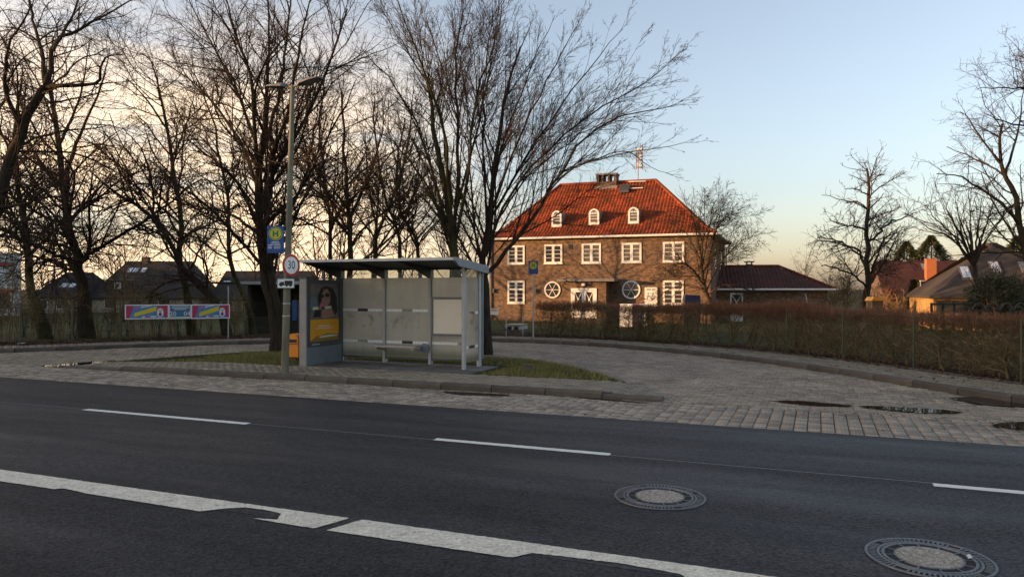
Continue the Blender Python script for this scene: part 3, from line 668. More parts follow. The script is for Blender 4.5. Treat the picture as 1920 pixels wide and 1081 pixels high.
def make_tree(name, label, limbs, gens, seed, bark=None, twig=None, base=None, group=None, rmin=0.004, sides=(10, 6, 4, 3, 3), flare=True, jit=0.018, trunk_n=1, cat='tree', thin=0.72, tk=0.70):
    rg = np.random.default_rng(seed); base = base or tuple(limbs[0][0][0])
    lim = [([(np.array(p) - np.array(base)) for p in pts], r0, r1) for pts, r0, r1 in limbs]
    Pm, R, L = limb_arr(lim, 14, rg, jit); R[trunk_n:] *= thin; R[:trunk_n] *= tk
    if flare:
        for k in range(min(trunk_n, len(lim))): R[k, 0] *= 1.45; R[k, 1] *= 1.12; Pm[k, 0, 2] -= 0.12
    t = thing(name, label, cat, base, 0, group)
    V, Q = tubes(Pm[:trunk_n], R[:trunk_n], sides[0]); tr = link_mesh('trunk', np_mesh('trunk', V, Q, bark or M['bark'], smooth=True), t)
    parts = []; mi = []
    if len(lim) > trunk_n: parts.append(tubes(Pm[trunk_n:], R[trunk_n:], 7)); mi.append(0)
    cur = (Pm, R, L)
    for g, spec in enumerate(gens):
        cur = child_branches(*cur, rg=rg, rmin=rmin, **spec)
        parts.append(tubes(cur[0], cur[1], sides[min(g + 1, 4)])); mi.append(0 if g == 0 else 1)
    V, Q = join(parts); idx = np.concatenate([np.full(len(p[1]), m) for p, m in zip(parts, mi)])
    link_mesh('crown', np_mesh('crown', V, Q, [bark or M['bark'], twig or M['twig']], idx, smooth=True), t)
    return t
def lp(Y, pts): return [P(p[0], p[1], Y + (p[2] if len(p) > 2 else 0)) for p in pts]
G = lambda dens, ratio, a0, a1, wig, up, K, r_, **k: dict(dens=dens, ratio=ratio, ang=(math.radians(a0), math.radians(a1)), wig=wig, up=up, K=K, r_=r_, **k)

# tree beside the lamp post
Y = 20.6
T1 = [(lp(Y, [(519, 657), (515, 600), (498, 520), (487, 440), (488, 340), (494, 260), (500, 180)]), 0.23, 0.10),
      (lp(Y, [(529, 657), (524, 600), (512, 520), (497, 430), (505, 350), (530, 290), (573, 222), (622, 111), (648, 20)]), 0.17, 0.03),
      (lp(Y, [(487, 400), (478, 338, .4), (440, 249, .8), (378, 169, 1.4), (311, 120, 2)]), 0.10, 0.02), (lp(Y, [(488, 360), (480, 290, -.4), (471, 156, -.8), (444, 67, -1), (418, -20, -1.2)]), 0.10, 0.02),
      (lp(Y, [(497, 230), (504, 89, .5), (502, -20, 1)]), 0.08, 0.02), (lp(Y, [(500, 330), (540, 210, -1), (560, 90, -1.6), (590, -20, -2)]), 0.08, 0.02),
      (lp(Y, [(486, 430), (450, 350, -.8), (400, 300, -1.8), (350, 260, -2.6)]), 0.08, 0.02), (lp(Y, [(500, 420), (560, 360, .8), (620, 250, 1.6), (668, 150, 2.4)]), 0.08, 0.02),
      (lp(Y, [(488, 320), (455, 200, 1.5), (400, 90, 2.6), (350, -10, 3.5)]), 0.08, 0.02), (lp(Y, [(495, 280), (528, 150, 1.4), (540, 40, 2), (548, -60, 2.6)]), 0.08, 0.02),
      (lp(Y, [(487, 440), (430, 400, 1), (380, 390, 2), (330, 370, 3)]), 0.07, 0.02)]
hero = [G(3.0, 0.42, 22, 55, 0.13, 0.14, 9, 0.55, tmin=0.25), G(4.4, 0.46, 25, 60, 0.16, 0.08, 6, 0.6), G(7.0, 0.5, 25, 65, 0.18, 0.05, 3, 0.7)]
make_tree('bare_tree', 'bare twin-stemmed tree with dense crown right behind the lamp post', T1, hero, 11, M['bark'], trunk_n=2)
# fan-shaped pair behind the shelter
fan = [G(3.3, 0.42, 14, 40, 0.05, 0.06, 9, 0.42, tmin=0.2, taper_pos=.85), G(4.6, 0.44, 18, 48, 0.08, 0.05, 6, 0.55, taper_pos=.75), G(11, 0.48, 20, 55, 0.11, 0.04, 3, 0.65)]
Y = 20.0
T2 = [(lp(Y, [(858, 662), (856, 560), (852, 480), (846, 420), (835, 350), (815, 250), (800, 150)]), 0.22, 0.06),
      (lp(Y, [(846, 450), (818, 355, .4), (787, 244, .8), (729, 147, 1.4), (676, 89, 2)]), 0.09, 0.015), (lp(Y, [(848, 430), (835, 267, -.5), (804, 155, -1), (769, 67, -1.3), (738, -30, -1.6)]), 0.09, 0.015),
      (lp(Y, [(851, 440), (858, 270, .4), (853, 155, .7), (862, 44, 1), (871, -60, 1.2)]), 0.10, 0.02), (lp(Y, [(854, 450), (880, 311, -.4), (889, 200, -.8), (924, 89, -1.2), (955, -20, -1.4)]), 0.09, 0.015),
      (lp(Y, [(840, 420), (790, 330, -1.2), (740, 270, -2), (690, 235, -2.8)]), 0.06, 0.012), (lp(Y, [(848, 440), (800, 380, 1), (740, 340, 2), (700, 320, 3)]), 0.06, 0.012),
      (lp(Y, [(848, 380), (820, 200, 1.4), (760, 90, 2.4), (700, 0, 3)]), 0.07, 0.012), (lp(Y, [(854, 400), (900, 220, 1.4), (930, 60, 2), (940, -60, 2.4)]), 0.07, 0.012)]
make_tree('bare_tree', 'bare tree with fan of straight branches rising behind middle of bus shelter', T2, fan, 23, M['bark_moss'], rmin=.0042, thin=.56)
Y = 20.4
T3 = [(lp(Y, [(912, 658), (911, 560), (907, 500), (912, 450), (924, 330), (942, 200), (978, 89)]), 0.19, 0.04),
      (lp(Y, [(910, 470), (929, 400, .4), (969, 324, .8), (1018, 249, 1), (1066, 178, 1.2), (1120, 111, 1.3), (1165, 55, 1.4)]), 0.085, 0.012),
      (lp(Y, [(911, 480), (930, 420, -.4), (978, 333, -.8), (1040, 267, -1), (1120, 209, -1.2), (1209, 155, -1.3), (1264, 107, -1.4)]), 0.08, 0.010),
      (lp(Y, [(909, 515), (944, 478, -.3), (969, 444, -.5), (1009, 387, -.8), (1040, 338, -1), (1084, 267, -1.2), (1151, 222, -1.3), (1217, 204, -1.4), (1271, 196, -1.5)]), 0.115, 0.010),
      (lp(Y, [(1015, 378, -.9), (1050, 335, -1.3), (1084, 311, -1.6), (1151, 293, -2), (1240, 275, -2.2), (1312, 266, -2.4)]), 0.045, 0.008),
      (lp(Y, [(1050, 325, -1), (1110, 300, -.4), (1173, 284, 0), (1217, 311, .3), (1262, 329, .5)]), 0.035, 0.008),
      (lp(Y, [(912, 440), (935, 300, 1), (985, 150, 1.8), (1040, 30, 2.4)]), 0.075, 0.012), (lp(Y, [(914, 420), (960, 290, -1), (1020, 160, -1.6), (1085, 40, -2)]), 0.07, 0.012),
      (lp(Y, [(913, 430), (905, 280, .5), (912, 120, 1), (930, -30, 1.2)]), 0.07, 0.012), (lp(Y, [(925, 420), (990, 330, 1.2), (1080, 260, 2), (1180, 200, 2.6)]), 0.055, 0.01)]
make_tree('bare_tree', 'bare tree with long limb reaching right across the red roof', T3, fan, 29, M['bark'], rmin=.0042, thin=.56)

# row of trees along the left fence
Y = 27.0
alder = [G(2.7, 0.44, 30, 75, 0.16, 0.08, 9, 0.5, tmin=0.2), G(3.8, 0.46, 30, 70, 0.22, 0.02, 6, 0.6), G(6.0, 0.5, 30, 75, 0.24, 0.0, 3, 0.7)]
make_tree('bare_tree', 'bare bent tree at the left fence nearest the white building', [
    (lp(Y, [(86, 632), (68, 566), (56, 545), (54, 490), (52, 450), (42, 391), (31, 320), (28, 240), (40, 150)]), 0.25, 0.06),
    (lp(Y, [(50, 440), (20, 400, .5), (-20, 380, 1)]), 0.09, 0.02), (lp(Y, [(40, 385), (80, 330, -.6), (120, 300, -1)]), 0.07, 0.02), (lp(Y, [(32, 320), (0, 240, -.6), (-20, 160, -1)]), 0.08, 0.02), (lp(Y, [(56, 500), (90, 470, -.5), (110, 430, -1), (150, 410, -1.6)]), 0.05, 0.015)],
    alder, 31, M['bark_moss'], rmin=0.005)
make_tree('bare_tree', 'bare thick-trunked tree leaning left beside the circus banner', [
    (lp(Y, [(163, 630), (153, 537), (148, 488), (133, 446), (120, 369), (111, 267), (98, 191), (95, 100)]), 0.31, 0.06),
    (lp(Y, [(119, 350), (89, 324, .4), (58, 275, .8), (44, 235, 1)]), 0.11, 0.02), (lp(Y, [(121, 360), (138, 284, -.5), (155, 240, -.8), (190, 160, -1.2), (205, 90, -1.6)]), 0.11, 0.02), (lp(Y, [(128, 420), (180, 360, 1), (220, 310, 1.6)]), 0.08, 0.02),
    (lp(Y, [(112, 270), (150, 180, .8), (170, 80, 1.4)]), 0.08, 0.02), (lp(Y, [(140, 470), (70, 445, -.6), (0, 440, -1)]), 0.06, 0.02)], alder, 37, M['bark'], rmin=0.005)
make_tree('bare_tree', 'bare slender upright tree rising behind the left half of the circus banner', [
    (lp(Y + .6, [(362, 632), (352, 555), (338, 497), (340, 438), (329, 356), (320, 289), (307, 213), (298, 169), (284, 110)]), 0.19, 0.03),
    (lp(Y + .6, [(322, 300), (350, 230, .5), (370, 150, 1)]), 0.06, 0.015), (lp(Y + .6, [(312, 240), (270, 180, -.5), (230, 140, -1)]), 0.06, 0.015)], alder, 41, M['bark_moss'], rmin=0.005)
make_tree('bare_tree', 'bare tree leaning far left behind right end of circus banner', [
    (lp(Y - .3, [(428, 630), (408, 568), (375, 537), (345, 508), (322, 459), (284, 405), (240, 373), (209, 355), (170, 320)]), 0.20, 0.04),
    (lp(Y - .3, [(330, 475), (300, 440, .6), (250, 430, 1.2), (200, 440, 1.8)]), 0.06, 0.015), (lp(Y - .3, [(290, 415), (285, 340, -.5), (265, 280, -1), (230, 240, -1.4)]), 0.07, 0.015), (lp(Y - .3, [(240, 373), (215, 300, .4), (190, 270, .8)]), 0.05, 0.015),
    (lp(Y - .3, [(350, 515), (390, 430, .8), (400, 350, 1.4)]), 0.06, 0.015)], alder, 43, M['bark'], rmin=0.005)
make_tree('bare_tree', 'bare slim tree curving up just left of the dark timber shelter', [
    (lp(Y + .3, [(478, 630), (466, 564), (451, 537), (432, 497), (428, 438), (427, 378), (413, 293), (400, 222), (370, 150)]), 0.16, 0.03),
    (lp(Y + .3, [(426, 370), (450, 300, .5), (460, 220, 1)]), 0.06, 0.015), (lp(Y + .3, [(415, 300), (380, 260, -.5), (340, 240, -1)]), 0.05, 0.015)], alder, 47, M['bark_moss'], rmin=0.005)
Y = 18.5
make_tree('bare_tree', 'large bare tree at left picture edge with heavy forking limbs', [
    (lp(Y, [(-85, 678), (-60, 560), (-30, 450), (0, 372), (18, 300), (49, 222), (86, 160)]), 0.28, 0.13),
    (lp(Y, [(86, 160), (95, 120, .2), (104, 78, .4), (147, 58, .6), (200, 27, .8), (255, -5, 1)]), 0.10, 0.02), (lp(Y, [(84, 164), (133, 160, -.3), (182, 156, -.5), (187, 129, -.6), (200, 107, -.7), (235, 102, -.8)]), 0.08, 0.015),
    (lp(Y, [(86, 160), (76, 90, .8), (60, 30, 1.4), (50, -40, 2)]), 0.09, 0.02), (lp(Y, [(40, 240), (10, 160, -.5), (20, 80, -1), (60, 10, -1.4)]), 0.09, 0.02), (lp(Y, [(5, 360), (-50, 240, .5), (-40, 120, 1), (0, 20, 1.5)]), 0.10, 0.02),
    (lp(Y, [(-10, 390), (50, 380, -.8), (90, 350, -1.4), (120, 355, -2)]), 0.06, 0.015), (lp(Y, [(100, 95), (140, 20, .8), (160, -50, 1.4)]), 0.06, 0.015)], [G(3.6, 0.44, 30, 75, 0.16, 0.08, 9, 0.5, tmin=0.2), G(4.8, 0.46, 30, 70, 0.22, 0.02, 6, 0.6), G(6.5, 0.5, 30, 75, 0.24, 0.0, 3, 0.7)], 53, M['bark'], rmin=0.0045)
# trees behind the shelter
Y = 31.0
back = [G(2.1, 0.42, 22, 58, 0.13, 0.12, 8, 0.5, tmin=0.25), G(3.4, 0.46, 25, 60, 0.17, 0.05, 5, 0.6), G(3.6, 0.5, 25, 65, 0.2, 0.02, 3, 0.7)]
make_tree('bare_tree', 'bare forked tree behind the left pane of the bus shelter', [
    (lp(Y, [(652, 640), (653, 560), (654, 479), (654, 408), (650, 330), (645, 250), (640, 170)]), 0.22, 0.05), (lp(Y, [(654, 410), (690, 337, .5), (715, 250, 1), (722, 180, 1.4)]), 0.10, 0.02), (lp(Y, [(653, 440), (610, 380, -.6), (590, 300, -1.2)]), 0.08, 0.02)], back, 61, M['bark'], rmin=0.006)
make_tree('bare_tree', 'bare tree leaning right behind the second pane of the bus shelter', [
    (lp(Y + 1, [(696, 640), (700, 560), (702, 485), (709, 431), (740, 360), (765, 270), (775, 190)]), 0.19, 0.04), (lp(Y + 1, [(708, 440), (690, 340, .6), (685, 250, 1)]), 0.08, 0.02)], back, 67, M['bark_moss'], rmin=0.006)
make_tree('bare_tree', 'bare thin tree just right of the lamp post, behind the advert case', [
    (lp(Y + 2, [(622, 640), (619, 485), (619, 396), (608, 340), (600, 240), (606, 150)]), 0.15, 0.04), (lp(Y + 2, [(612, 360), (580, 290, .8), (560, 220, 1.2)]), 0.06, 0.02)], back, 71, M['bark'], rmin=0.006)
make_tree('bare_tree', 'bare thin tree behind the third roof bay of the bus shelter', [
    (lp(Y + 3, [(752, 640), (749, 479), (745, 430), (720, 360), (705, 270), (700, 190)]), 0.15, 0.04), (lp(Y + 3, [(745, 440), (775, 360, .8), (790, 270, 1.2)]), 0.06, 0.02)], back, 73, M['bark_moss'], rmin=0.006)
make_tree('bare_tree', 'bare leaning tree between shelter roof and fan-shaped trees', [
    (lp(Y + 1.5, [(790, 640), (787, 485), (775, 440), (750, 390), (745, 300), (760, 220)]), 0.14, 0.04), (lp(Y + 1.5, [(780, 450), (820, 400, .8), (840, 330, 1.2)]), 0.06, 0.02)], back, 79, M['bark'], rmin=0.006)

# right-hand trees
def zq(a): return [(1500 + x / 3.862, 300 + y / 3.862) + tuple(r) for x, y, *r in a]
Y = 56
scrub = [G(2.2, 0.42, 30, 70, 0.16, 0.05, 7, 0.5, tmin=0.12), G(3.2, 0.46, 30, 70, 0.2, 0.03, 5, 0.6), G(3.2, 0.5, 30, 75, 0.22, 0.02, 4, 0.7)]
make_tree('bare_tree', 'bare lone tree with short whorled limbs left of the dark conifers', [
    (lp(Y, zq([(490, 1060), (488, 800), (488, 500), (500, 200), (480, 60)])), 0.36, 0.09),
    (lp(Y, zq([(485, 830), (430, 650, 1), (350, 620, 2), (240, 580, 3), (120, 560, 4)])), 0.16, 0.04), (lp(Y, zq([(510, 830), (560, 700, -1), (610, 570, -2), (700, 500, -3)])), 0.13, 0.04),
    (lp(Y, zq([(490, 620), (560, 530, 1), (650, 450, 2), (760, 410, 3), (850, 380, 4)])), 0.15, 0.04), (lp(Y, zq([(490, 510), (400, 480, -1), (300, 465, -2), (220, 430, -3)])), 0.12, 0.04),
    (lp(Y, zq([(495, 360), (420, 300, 1), (330, 310, 2)])), 0.09, 0.03), (lp(Y, zq([(500, 350), (560, 300, -1), (610, 240, -2)])), 0.09, 0.03), (lp(Y, zq([(497, 250), (400, 210, -1), (330, 210, -2)])), 0.08, 0.03),
    (lp(Y, zq([(500, 170), (430, 140, 1), (350, 100, 2)])), 0.07, 0.03), (lp(Y, zq([(500, 165), (560, 120, -1), (590, 100, -2)])), 0.07, 0.03), (lp(Y, zq([(480, 920), (380, 830, -2), (250, 780, -3), (140, 760, -4)])), 0.12, 0.04),
    (lp(Y, zq([(500, 900), (580, 780, 2), (680, 600, 3), (760, 560, 4)])), 0.10, 0.03), (lp(Y, zq([(500, 470), (550, 400, 2), (600, 390, 3)])), 0.08, 0.03)], scrub, 83, M['bark'], rmin=0.013, jit=0.05)
Y = 37
make_tree('bare_tree', 'tall bare tree at right picture edge above the grey roof', [
    (lp(Y, [(1945, 570), (1925, 480), (1911, 410), (1901, 360), (1882, 325), (1875, 290), (1880, 230)]), 0.26, 0.08),
    (lp(Y, [(1912, 420), (1896, 400, -.5), (1860, 366, -1), (1826, 346, -1.4), (1800, 331, -1.8), (1756, 326, -2.2)]), 0.13, 0.025), (lp(Y, [(1878, 310), (1840, 260, .6), (1815, 220, 1), (1800, 210, 1.4)]), 0.08, 0.02),
    (lp(Y, [(1930, 500), (1990, 350, 1), (2020, 200, 2)]), 0.15, 0.04), (lp(Y, [(2000, 300), (1950, 180), (1890, 165, -.6), (1832, 166, -1)]), 0.10, 0.02), (lp(Y, [(2000, 280), (1960, 140, 1), (1925, 110, 1.6), (1895, 105, 2)]), 0.10, 0.02),
    (lp(Y, [(1990, 340), (1950, 250, -1), (1890, 230, -2), (1850, 215, -2.6)]), 0.10, 0.02), (lp(Y, [(1885, 330), (1910, 240, 1), (1920, 150, 2)]), 0.10, 0.02), (lp(Y, [(1905, 380), (1870, 400, 1), (1820, 395, 2)]), 0.07, 0.02)], 
    [G(2.2, 0.42, 25, 65, 0.15, 0.08, 7, 0.5, tmin=0.15), G(3.0, 0.46, 28, 65, 0.19, 0.04, 5, 0.6), G(3.6, 0.5, 30, 70, 0.22, 0.03, 4, 0.7)], 89, M['bark'], rmin=0.007)
Y = 38
make_tree('bare_tree', 'bare shrubby tree fanning up in front of the grey roof', [
    (lp(Y, [(1834, 575), (1830, 520), (1824, 481)]), 0.17, 0.12)] + [(lp(Y, [(1826, 500), (1826 + dx * .35, 450, dy * .4), (1826 + dx * .75, 450 - h * .55, dy), (1826 + dx, 450 - h, dy * 1.5)]), 0.08, 0.015) for dx, h, dy in
     ((-110, 40, 1), (-90, 65, -2), (-60, 85, 2), (-35, 75, -1), (-75, 30, 3), (-10, 95, 1), (15, 80, -2), (40, 90, 2), (65, 60, 0), (-50, 55, -3), (-20, 60, 3), (30, 50, -3))],
    [G(1.8, 0.45, 12, 35, 0.07, 0.08, 6, 0.5, tmin=0.2), G(2.6, 0.46, 15, 40, 0.1, 0.05, 4, 0.6)], 97, M['bark'], rmin=0.009, jit=0.02)
Y = 39
def z1(a): return [(880 + x / 2.921, 250 + y / 2.921) + tuple(r) for x, y, *r in a]
make_tree('bare_tree', 'low bare tree with drooping boughs before the right corner of the brick house', [
    (lp(Y, z1([(1345, 1000), (1310, 900), (1280, 800), (1270, 680)])), 0.17, 0.08),
    (lp(Y, z1([(1272, 700), (1285, 500, .5), (1290, 340, 1)])), 0.06, 0.012), (lp(Y, z1([(1290, 820), (1340, 560, -1), (1420, 450, -2), (1485, 460, -2.5)])), 0.07, 0.012), (lp(Y, z1([(1285, 830), (1220, 740, -1), (1150, 710, -2), (1070, 770, -2.6)])), 0.07, 0.012),
    (lp(Y, z1([(1275, 720), (1200, 560, 1), (1120, 500, 1.6)])), 0.06, 0.012), (lp(Y, z1([(1275, 700), (1230, 480, -.6), (1190, 390, -1)])), 0.05, 0.012), (lp(Y, z1([(1300, 860), (1380, 700, 1), (1480, 600, 2), (1530, 570, 2.4)])), 0.06, 0.012),
    (lp(Y, z1([(1310, 880), (1400, 830, -1), (1520, 850, -2), (1580, 900, -2.4)])), 0.06, 0.012), (lp(Y, z1([(1300, 860), (1200, 830, 1.4), (1100, 850, 2), (1040, 900, 2.4)])), 0.05, 0.012), (lp(Y, z1([(1280, 760), (1360, 640, .4), (1440, 660, .8)])), 0.05, 0.012),
    (lp(Y, z1([(1275, 740), (1330, 460, 1.2), (1390, 400, 2)])), 0.05, 0.012)],
    [G(4.4, 0.48, 22, 60, 0.14, 0.10, 6, 0.5, tmin=0.12), G(5.2, 0.5, 25, 60, 0.18, 0.06, 4, 0.6), G(4.4, 0.5, 25, 60, 0.2, 0.06, 3, 0.7)], 101, M['bark'], M['bark'], rmin=0.0075)

# far bare trees and thicket shrubs: shared shapes, each its own object
def auto_limbs(h, n, rg, spread=0.5, r=0.16):
    tr = [(0, 0, 0), (rg.normal(0, .1), rg.normal(0, .1), h * .3), (rg.normal(0, .25), rg.normal(0, .25), h * .65), (rg.normal(0, .4), rg.normal(0, .4), h)]
    out = [(tr, r, r * .15)]
    for k in range(n):
        z = h * rg.uniform(.25, .7); a = rg.uniform(0, 6.28); l = h * spread * rg.uniform(.6, 1.1)
        out.append(([(0, 0, z), (math.cos(a) * l * .4, math.sin(a) * l * .4, z + l * .45), (math.cos(a) * l * .75, math.sin(a) * l * .75, z + l * 1.0)], r * .45, r * .08))
    return out
protos = []
far_spots = [(-54, 78, 1.0), (-47, 88, .9), (-38, 92, 1.05), (-30, 96, .85), (-24, 84, .9), (-17, 90, 1.0), (-11, 82, .9), (-6, 94, 1.05), (-2, 80, .95), (2, 90, 1), (-44, 70, .7), (-33, 62, .6), (-20, 58, .75), (-13, 50, .8), (-8, 56, .8), (-4, 48, .75), (-15, 64, .9), (36, 92, .6), (44, 98, .55), (52, 90, .6), (-9.5, 42, .75), (-26, 50, .6)]
far_names = 'leftmost far|second far|third far|fourth far'
fl = ['behind the white building', 'just right of the white building', 'left of the low dark house', 'over the low dark house', 'beside the dark gabled house', 'over ridge of the dark house', 'right of the dark gabled house', 'behind timber shelter', 'in the gap beside the brick house', 'at the left gable of the brick house', 'in front of the low dark house', 'before the dark gabled house wall', 'left of the timber shelter', 'behind the lamp post', 'behind the advert case', 'behind the shelter bench', 'between the dark houses', 'over the annex ridge', 'beyond the annex corner', 'behind the orange chimney', 'behind the shelter left pane', 'on the left field']
for i, (x, y, k) in enumerate(far_spots):
    lab = 'bare tree far off ' + fl[i]
    if i < 3:
        rg = np.random.default_rng(200 + i); t = make_tree('distant_tree', lab, auto_limbs(11, 9, rg), [G(0.9, 0.42, 25, 60, 0.18, 0.1, 6, 0.5, tmin=0.2), G(1.5, 0.46, 25, 65, 0.22, 0.05, 4, 0.6), G(2.0, .5, 30, 70, .25, .02, 3, .7)], 210 + i, rmin=0.013, base=(0, 0, 0), group='bare trees far behind the road')
        t.location = (x, y, -.45); t.scale = (k, k, k); protos.append(t)
    else: dup(protos[i % 3], (x, y, -.45), rng.uniform(0, 6.28), lab, k)
sprot = []
def shrub_proto(i, n, h, m):
    rg = np.random.default_rng(300 + i); lim = []
    for k in range(n):
        a = rg.uniform(0, 6.28); l = rg.uniform(.15, .7); lim.append(([(rg.normal(0, .08), rg.normal(0, .08), 0), (math.cos(a) * l * .4, math.sin(a) * l * .4, h * .5), (math.cos(a) * l, math.sin(a) * l, h * rg.uniform(.7, 1.1))], .016, .005))
    return make_tree('bare_shrub', 'bare shrub', lim, [G(4, .42, 20, 60, .16, .1, 5, .6, tmin=.15), G(5, .46, 25, 60, .2, .05, 4, .7)], 310 + i, m, m, base=(0, 0, 0), rmin=.005, flare=False, trunk_n=n, group='leafless shrubs of the thicket along the left fence', cat='shrub')
sl_ = ['at the far left end of the left fence', 'left of the bent tree', 'between the bent tree and the thick trunk', 'right of the thick leaning trunk', 'left of the circus banner', 'behind left panel of the circus banner', 'behind the date panel of the banner', 'behind right panel of the circus banner', 'between banner and timber shelter', 'beside the dark timber shelter', 'at the foot of the white building', 'before the low dark house', 'before the dark gabled house', 'behind banner pole', 'behind the timber shelter', 'behind the ad case', 'behind the shelter bench', 'at the gate by the brick house', 'under the slender upright tree', 'under the far leaning tree', 'at the root of the bent tree', 'left of the thick leaning trunk', 'just right of the thick leaning trunk root', 'behind the clown of the left banner', 'behind the seam of left and date banner', 'behind the clown of the right banner', 'under the large edge tree', 'right of the bent tree root', 'beside the banner pole', 'behind the date panel, farther back', 'behind the thick leaning trunk', 'behind the right banner, farther back', 'before the gabled house, left of the banner', 'before the white building corner']
spx = [(-15, 1), (20, 2.4), (112, 2.2), (205, 1.6), (225, 4), (265, 2.0), (332, 3.0), (395, 2.2), (445, 1.9), (462, 3.0), (30, 9), (130, 10), (240, 9), (428, 6), (560, 6), (640, 5), (740, 5), (880, 3.5), (350, 7), (420, 9), (60, 3.0), (140, 3.5), (185, 2.6), (250, 2.4), (300, 2.2), (370, 2.6), (0, 3.2), (95, 4.5), (440, 3.4), (285, 5), (160, 6), (320, 8), (215, 7), (45, 6)]
for i, (px, o_) in enumerate(spx):
    q = ray_off(px, o_ + 1.0)[0]; z = lerp(.11, -.46, min(1, max(0, (o_ - 2) / 15)))
    if i < 3: t = shrub_proto(i, 9, (2.0, 2.6, 1.7)[i], (M['twig'], M['twig_olive'], M['twig_gold'])[i]); t.location = (q[0], q[1], z); t['label'] = 'leafless shrub ' + sl_[i]; sprot.append(t)
    else: dup(sprot[(i * 2) % 3], (q[0], q[1], z), rng.uniform(0, 6.28), 'leafless shrub ' + sl_[i], float(rng.uniform(.5, .95)))

# conifers and evergreen bush on the right
def leafy(n, fn, m, name, parent, size=(0.10, 0.22), elong=2.0, rg=rng):
    p, d = fn(n); k = len(p); s = rg.uniform(*size, k)[:, None]
    v = rg.normal(0, 1, (k, 3)); v -= (v * d).sum(1)[:, None] * d; v /= np.linalg.norm(v, axis=1)[:, None]
    V = np.stack([p - v * s * .5, p + d * s * elong * .5 , p + v * s * .5, p + d * s * elong], 1); V[:, 1] = p + d * s * elong * .1
    V = np.stack([p - v * s * .4, p + d * s * elong * .9 - v * s * .12, p + d * s * elong, p + v * s * .4], 1)
    return link_mesh(name, np_mesh(name, V.reshape(-1, 3), np.arange(4 * k).reshape(-1, 4), m), parent)
def conifer(px, pbase, ptop, halfw, Y, label, n):
    b = P(px, pbase, Y); h = (pbase - ptop) * Y / F + 3; w = halfw * Y / F
    t = thing('conifer', label, 'tree', (b[0], Y, -.45), 0, 'dark conifers behind the houses'); h = b[2] + h - 3 + .45 + (0)
    h = P(px, ptop, Y)[2] + .45
    MB().tube([(0, 0, 0), (0.05, 0, h * .5), (0, 0, h * .97)], [.2, .12, .03], 8).build('trunk', M['bark'], t)
    def fn(n):
        z = rng.uniform(0, 1, n) ** .62; layer = np.floor(z * 13) / 13; a = rng.uniform(0, 6.28, n); lob = 1 + .28 * np.sin(a * 5 + layer * 40) + .15 * np.sin(a * 11 + layer * 90)
        r = (1 - z) ** .95 * w * 1.45 * lob * rng.uniform(.25, 1, n) ** .5; zz = h * (.10 + .9 * z) - r * .22
        d = np.stack([np.cos(a), np.sin(a), rng.normal(-.15, .25, n)], 1); d /= np.linalg.norm(d, axis=1)[:, None]
        return np.stack([np.cos(a) * r, np.sin(a) * r, zz], 1), d
    leafy(n, fn, M['conifer'], 'crown', t, (.08, .16), 2.4)
conifer(1700, 570, 452, 56, 88, 'dark pointed conifer behind the orange chimney, left of a pair', 9000)
conifer(1746, 570, 441, 64, 90, 'tallest dark conifer right of the orange chimney', 11000)
conifer(1786, 575, 488, 44, 92, 'shorter dark conifer half hidden by the grey roof', 6000)
conifer(1906, 575, 442, 48, 72, 'dark conifer rising behind the grey roof at right edge', 7000)
conifer(1716, 572, 525, 11, 50, 'small narrow green conifer before the dark red house', 3000)
def bush(name, label, c, r, n, m, size, group=None, stems=True):
    t = thing(name, label, 'bush', (c[0], c[1], c[2]), 0, group)
    b = MB()
    for k in range(7): a = k * .9; b.tube([(0, 0, -.05), (math.cos(a) * r[0] * .3, math.sin(a) * r[1] * .3, r[2] * .7), (math.cos(a) * r[0] * .6, math.sin(a) * r[1] * .6, r[2] * 1.4)], [.05, .035, .015], 6)
    b.build('stems', M['bark'], t)
    def fn(n):
        d = rng.normal(0, 1, (n, 3)); d /= np.linalg.norm(d, axis=1)[:, None]; d[:, 2] = np.abs(d[:, 2]) * 1.0 - .25
        lob = 1 + .22 * np.sin(d[:, 0] * 7 + 1) * np.cos(d[:, 1] * 6 + d[:, 2] * 8) + .12 * np.sin(d[:, 0] * 17 + d[:, 2] * 19)
        q = d * np.array(r) * (lob * rng.uniform(.55, 1, n) ** .5)[:, None] + np.array([0, 0, r[2] * .6])
        keep = np.sin(q[:, 0] * 5.1) * np.sin(q[:, 1] * 4.7) * np.sin(q[:, 2] * 6.3) + rng.uniform(-.6, 1, n) > -.25
        return q[keep], (d + rng.normal(0, .6, d.shape))[keep] / np.linalg.norm((d + 1e-6), axis=1)[keep][:, None]
    leafy(n, fn, m, 'foliage', t, size, 1.8)
    return t
b = P(1868, 560, 34); bush('evergreen_bush', 'broad dark evergreen bush before the grey roofed house', (b[0], 34, -.3), (1.35, 1.3, 2.05), 13000, M['evergreen'], (.04, .09))
b = P(1925, 560, 38); bush('evergreen_bush', 'dark evergreen bush at right picture edge below the panels', (b[0], 38, -.3), (1.3, 1.3, 1.15), 9000, M['evergreen'], (.05, .10))
